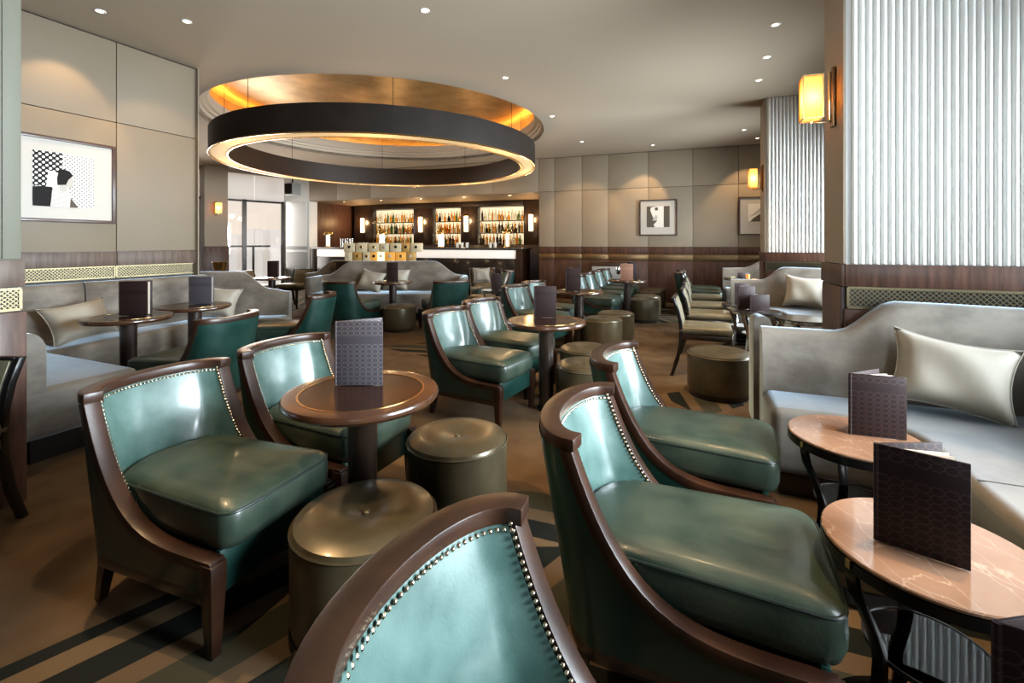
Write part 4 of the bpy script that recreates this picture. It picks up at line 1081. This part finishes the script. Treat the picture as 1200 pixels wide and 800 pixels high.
for bi, (a, b) in enumerate(bays):
    for ri, (z, n_) in enumerate(((1.202,1.50),(1.5435,1.655),(1.8835,1.69),(1.202,1.575),(1.5435,1.74))):
        s_ = a+.06
        while s_ < b-.05:
            c = random.choices(['amber','green','clear','dark','gold'], [4,1,5,2,3])[0]; sh = random.randrange(4)
            if (c, sh) not in proto:
                o = MB().lathe(shapes[sh], 10).build('bottle', BC[c]); proto[(c, sh)] = o
            else: o = proto[(c, sh)].copy(); COL.objects.link(o)
            p = bw(s_, n_+random.uniform(-.03,.03)); o.location = (p.x, p.y, z)
            lb = '%s bottle, %s, %s bay of the back bar' % (c, row_n[ri], bay_n[bi]); tag(o, lb, 'bottle', lb)
            s_ += random.uniform(.088,.108)
# mushroom lamps
ln = ['at the left end of the bar counter','second from the left on the bar counter','third from the left on the bar counter','at the right end of the bar counter']
for k, s_ in enumerate((6.38, 4.55, 2.75, .92)):
    p = bw(s_, .35); q = thing('table_lamp', 'small brass mushroom lamp %s' % ln[k], 'table lamp', (p.x, p.y, 1.14))
    MB().lathe([(0,0),(.09,0),(.095,.01),(.09,.03),(.03,.04)], 24).build('base', BRASS, q)
    MB().lathe([(.04,.035),(.04,.36)], 20).build('glass_stem', SHADEW, q)
    MB().lathe([(.125,.345),(.13,.355),(.125,.39),(.10,.435),(.05,.465),(0,.472)], 28).build('dome', BRASS, q)
    for a in range(6): MB().tube([(.06*cos(a*pi/3),.06*sin(a*pi/3),.03), (.06*cos(a*pi/3),.06*sin(a*pi/3),.35)], .007, 6).build('rod', CHROME, q)
SILV = mat('silver', (.62,.62,.60), rough=.18, metal=1)
gl = ['left','middle','right']
for k, s_ in enumerate((5.88, 5.72, 5.56)):
    p = bw(s_, .35); o = MB().lathe([(0,0),(.05,0),(.055,.15),(.06,.24),(.055,.24),(.05,.15),(0,.02)], 16).build('cocktail_shaker', SILV); o.location = (p.x, p.y, 1.14)
    tag(o, 'silver shaker tin on the bar counter beside the leftmost lamp, %s of three' % gl[k], 'shaker')
for k, s_ in enumerate((5.25, 5.12, 4.99, 2.25, 2.12, 1.98, 1.35, 1.22)):
    p = bw(s_, .3); o = MB().lathe([(0,0),(.035,0),(.04,.13),(.036,.13),(.033,.01),(0,.008)], 14).build('drinking_glass', mat('tumbler', (.75,.75,.72), rough=.08, coat=.4) if k == 0 else bpy.data.materials['tumbler']); o.location = (p.x, p.y, 1.14)
    tag(o, 'clear tumbler standing on the bar counter between the lamps', 'glass', 'tumblers on the bar counter')

# ------------------------------------------------------------------ small things
q = thing('wine_glass', 'stemmed wine glass beside the rust menu on the table near the back wall', 'glass', (1.68,7.28,TH))
MB().lathe([(0,0),(.035,0),(.034,.004),(.006,.008),(.005,.09),(.02,.10)], 20).build('stem', GLASS, q)
MB().lathe([(.006,.09),(.03,.105),(.042,.14),(.040,.19),(.035,.215)], 20).build('bowl', CHROME, q)
q = thing('champagne_bucket', 'brass champagne bucket on a stand by the far left pillar', 'bucket', (-5.42,8.55,0))
MB().lathe([(0,0),(.16,0),(.16,.012),(.02,.02)], 24).build('foot', DBRASS, q)
MB().lathe([(.015,.015),(.015,.70)], 12).build('pole', DBRASS, q)
MB().lathe([(0,.69),(.075,.69),(.085,.72),(.125,.90),(.13,.905),(.12,.90),(.08,.72),(0,.71)], 28).build('bucket', BRASS, q)
q = thing('wall_speaker', 'grey box loudspeaker under the ceiling left of the bar header', 'speaker', (-5.98,12.55,2.72), -.35)
MB().box((0,0,0), (.30,.28,.32)).build('cabinet', GREYM, q, bevel=.01); MB().box((0,-.142,0), (.24,.01,.27)).build('front_grille', STEELD, q); MB().tube([(0,0,.15),(0,0,.475)], .02, 8).build('bracket', STEELD, q)
q = thing('tea_light', 'small glowing candle glass by the nested green chairs at far right', 'candle', (3.90,7.62,TH))
MB().lathe([(0,0),(.03,0),(.035,.07),(.03,.07),(0,.01)], 16).build('cup', SHADE, q)
q = thing('service_cabinet', 'low grey fronted cabinet against the dark wainscot behind the wine glass', 'cabinet', (*bw(-1.62,-.22),0), atan2(-BL.y,-BL.x))
MB().box((0,0,.42), (.75,.34,.84)).build('body', WOOD, q, bevel=.005); MB().box((-.02,-.175,.40), (.62,.012,.72)).build('door', GREYM, q, bevel=.003)

# outside: balcony rail and hazy towers
q = thing('balustrade', 'dark balcony rail seen through the far left windows', 'railing')
a, b = WA+Vector((-WN.x,-WN.y))*.9, WB+Vector((-WN.x,-WN.y))*.9
wallbox(a, b, 1.14, 1.19, .06).build('handrail', STEELD, q)
for k in range(7): c = a.lerp(b, (k+.3)/7); MB().box((c.x,c.y,.57), (.05,.05,1.14), .9).build('post', STEELD, q)
wallbox(a, b, .08, 1.05, .012).build('glass_panel', GLASS, q)
struct(wallbox(a, b, -.2, -.02, -1.1).build('floor_balcony', GREYM))
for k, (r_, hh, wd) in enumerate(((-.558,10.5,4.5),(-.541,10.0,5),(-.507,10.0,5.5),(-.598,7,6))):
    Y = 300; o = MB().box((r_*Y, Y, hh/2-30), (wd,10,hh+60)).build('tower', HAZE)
    tag(o, ['pale hazy tower in the left window gap, left of a pair','pale hazy tower right of a pair in the window','pale hazy tower near the right window edge','low pale hazy block left of the window mullion'][k], 'building')
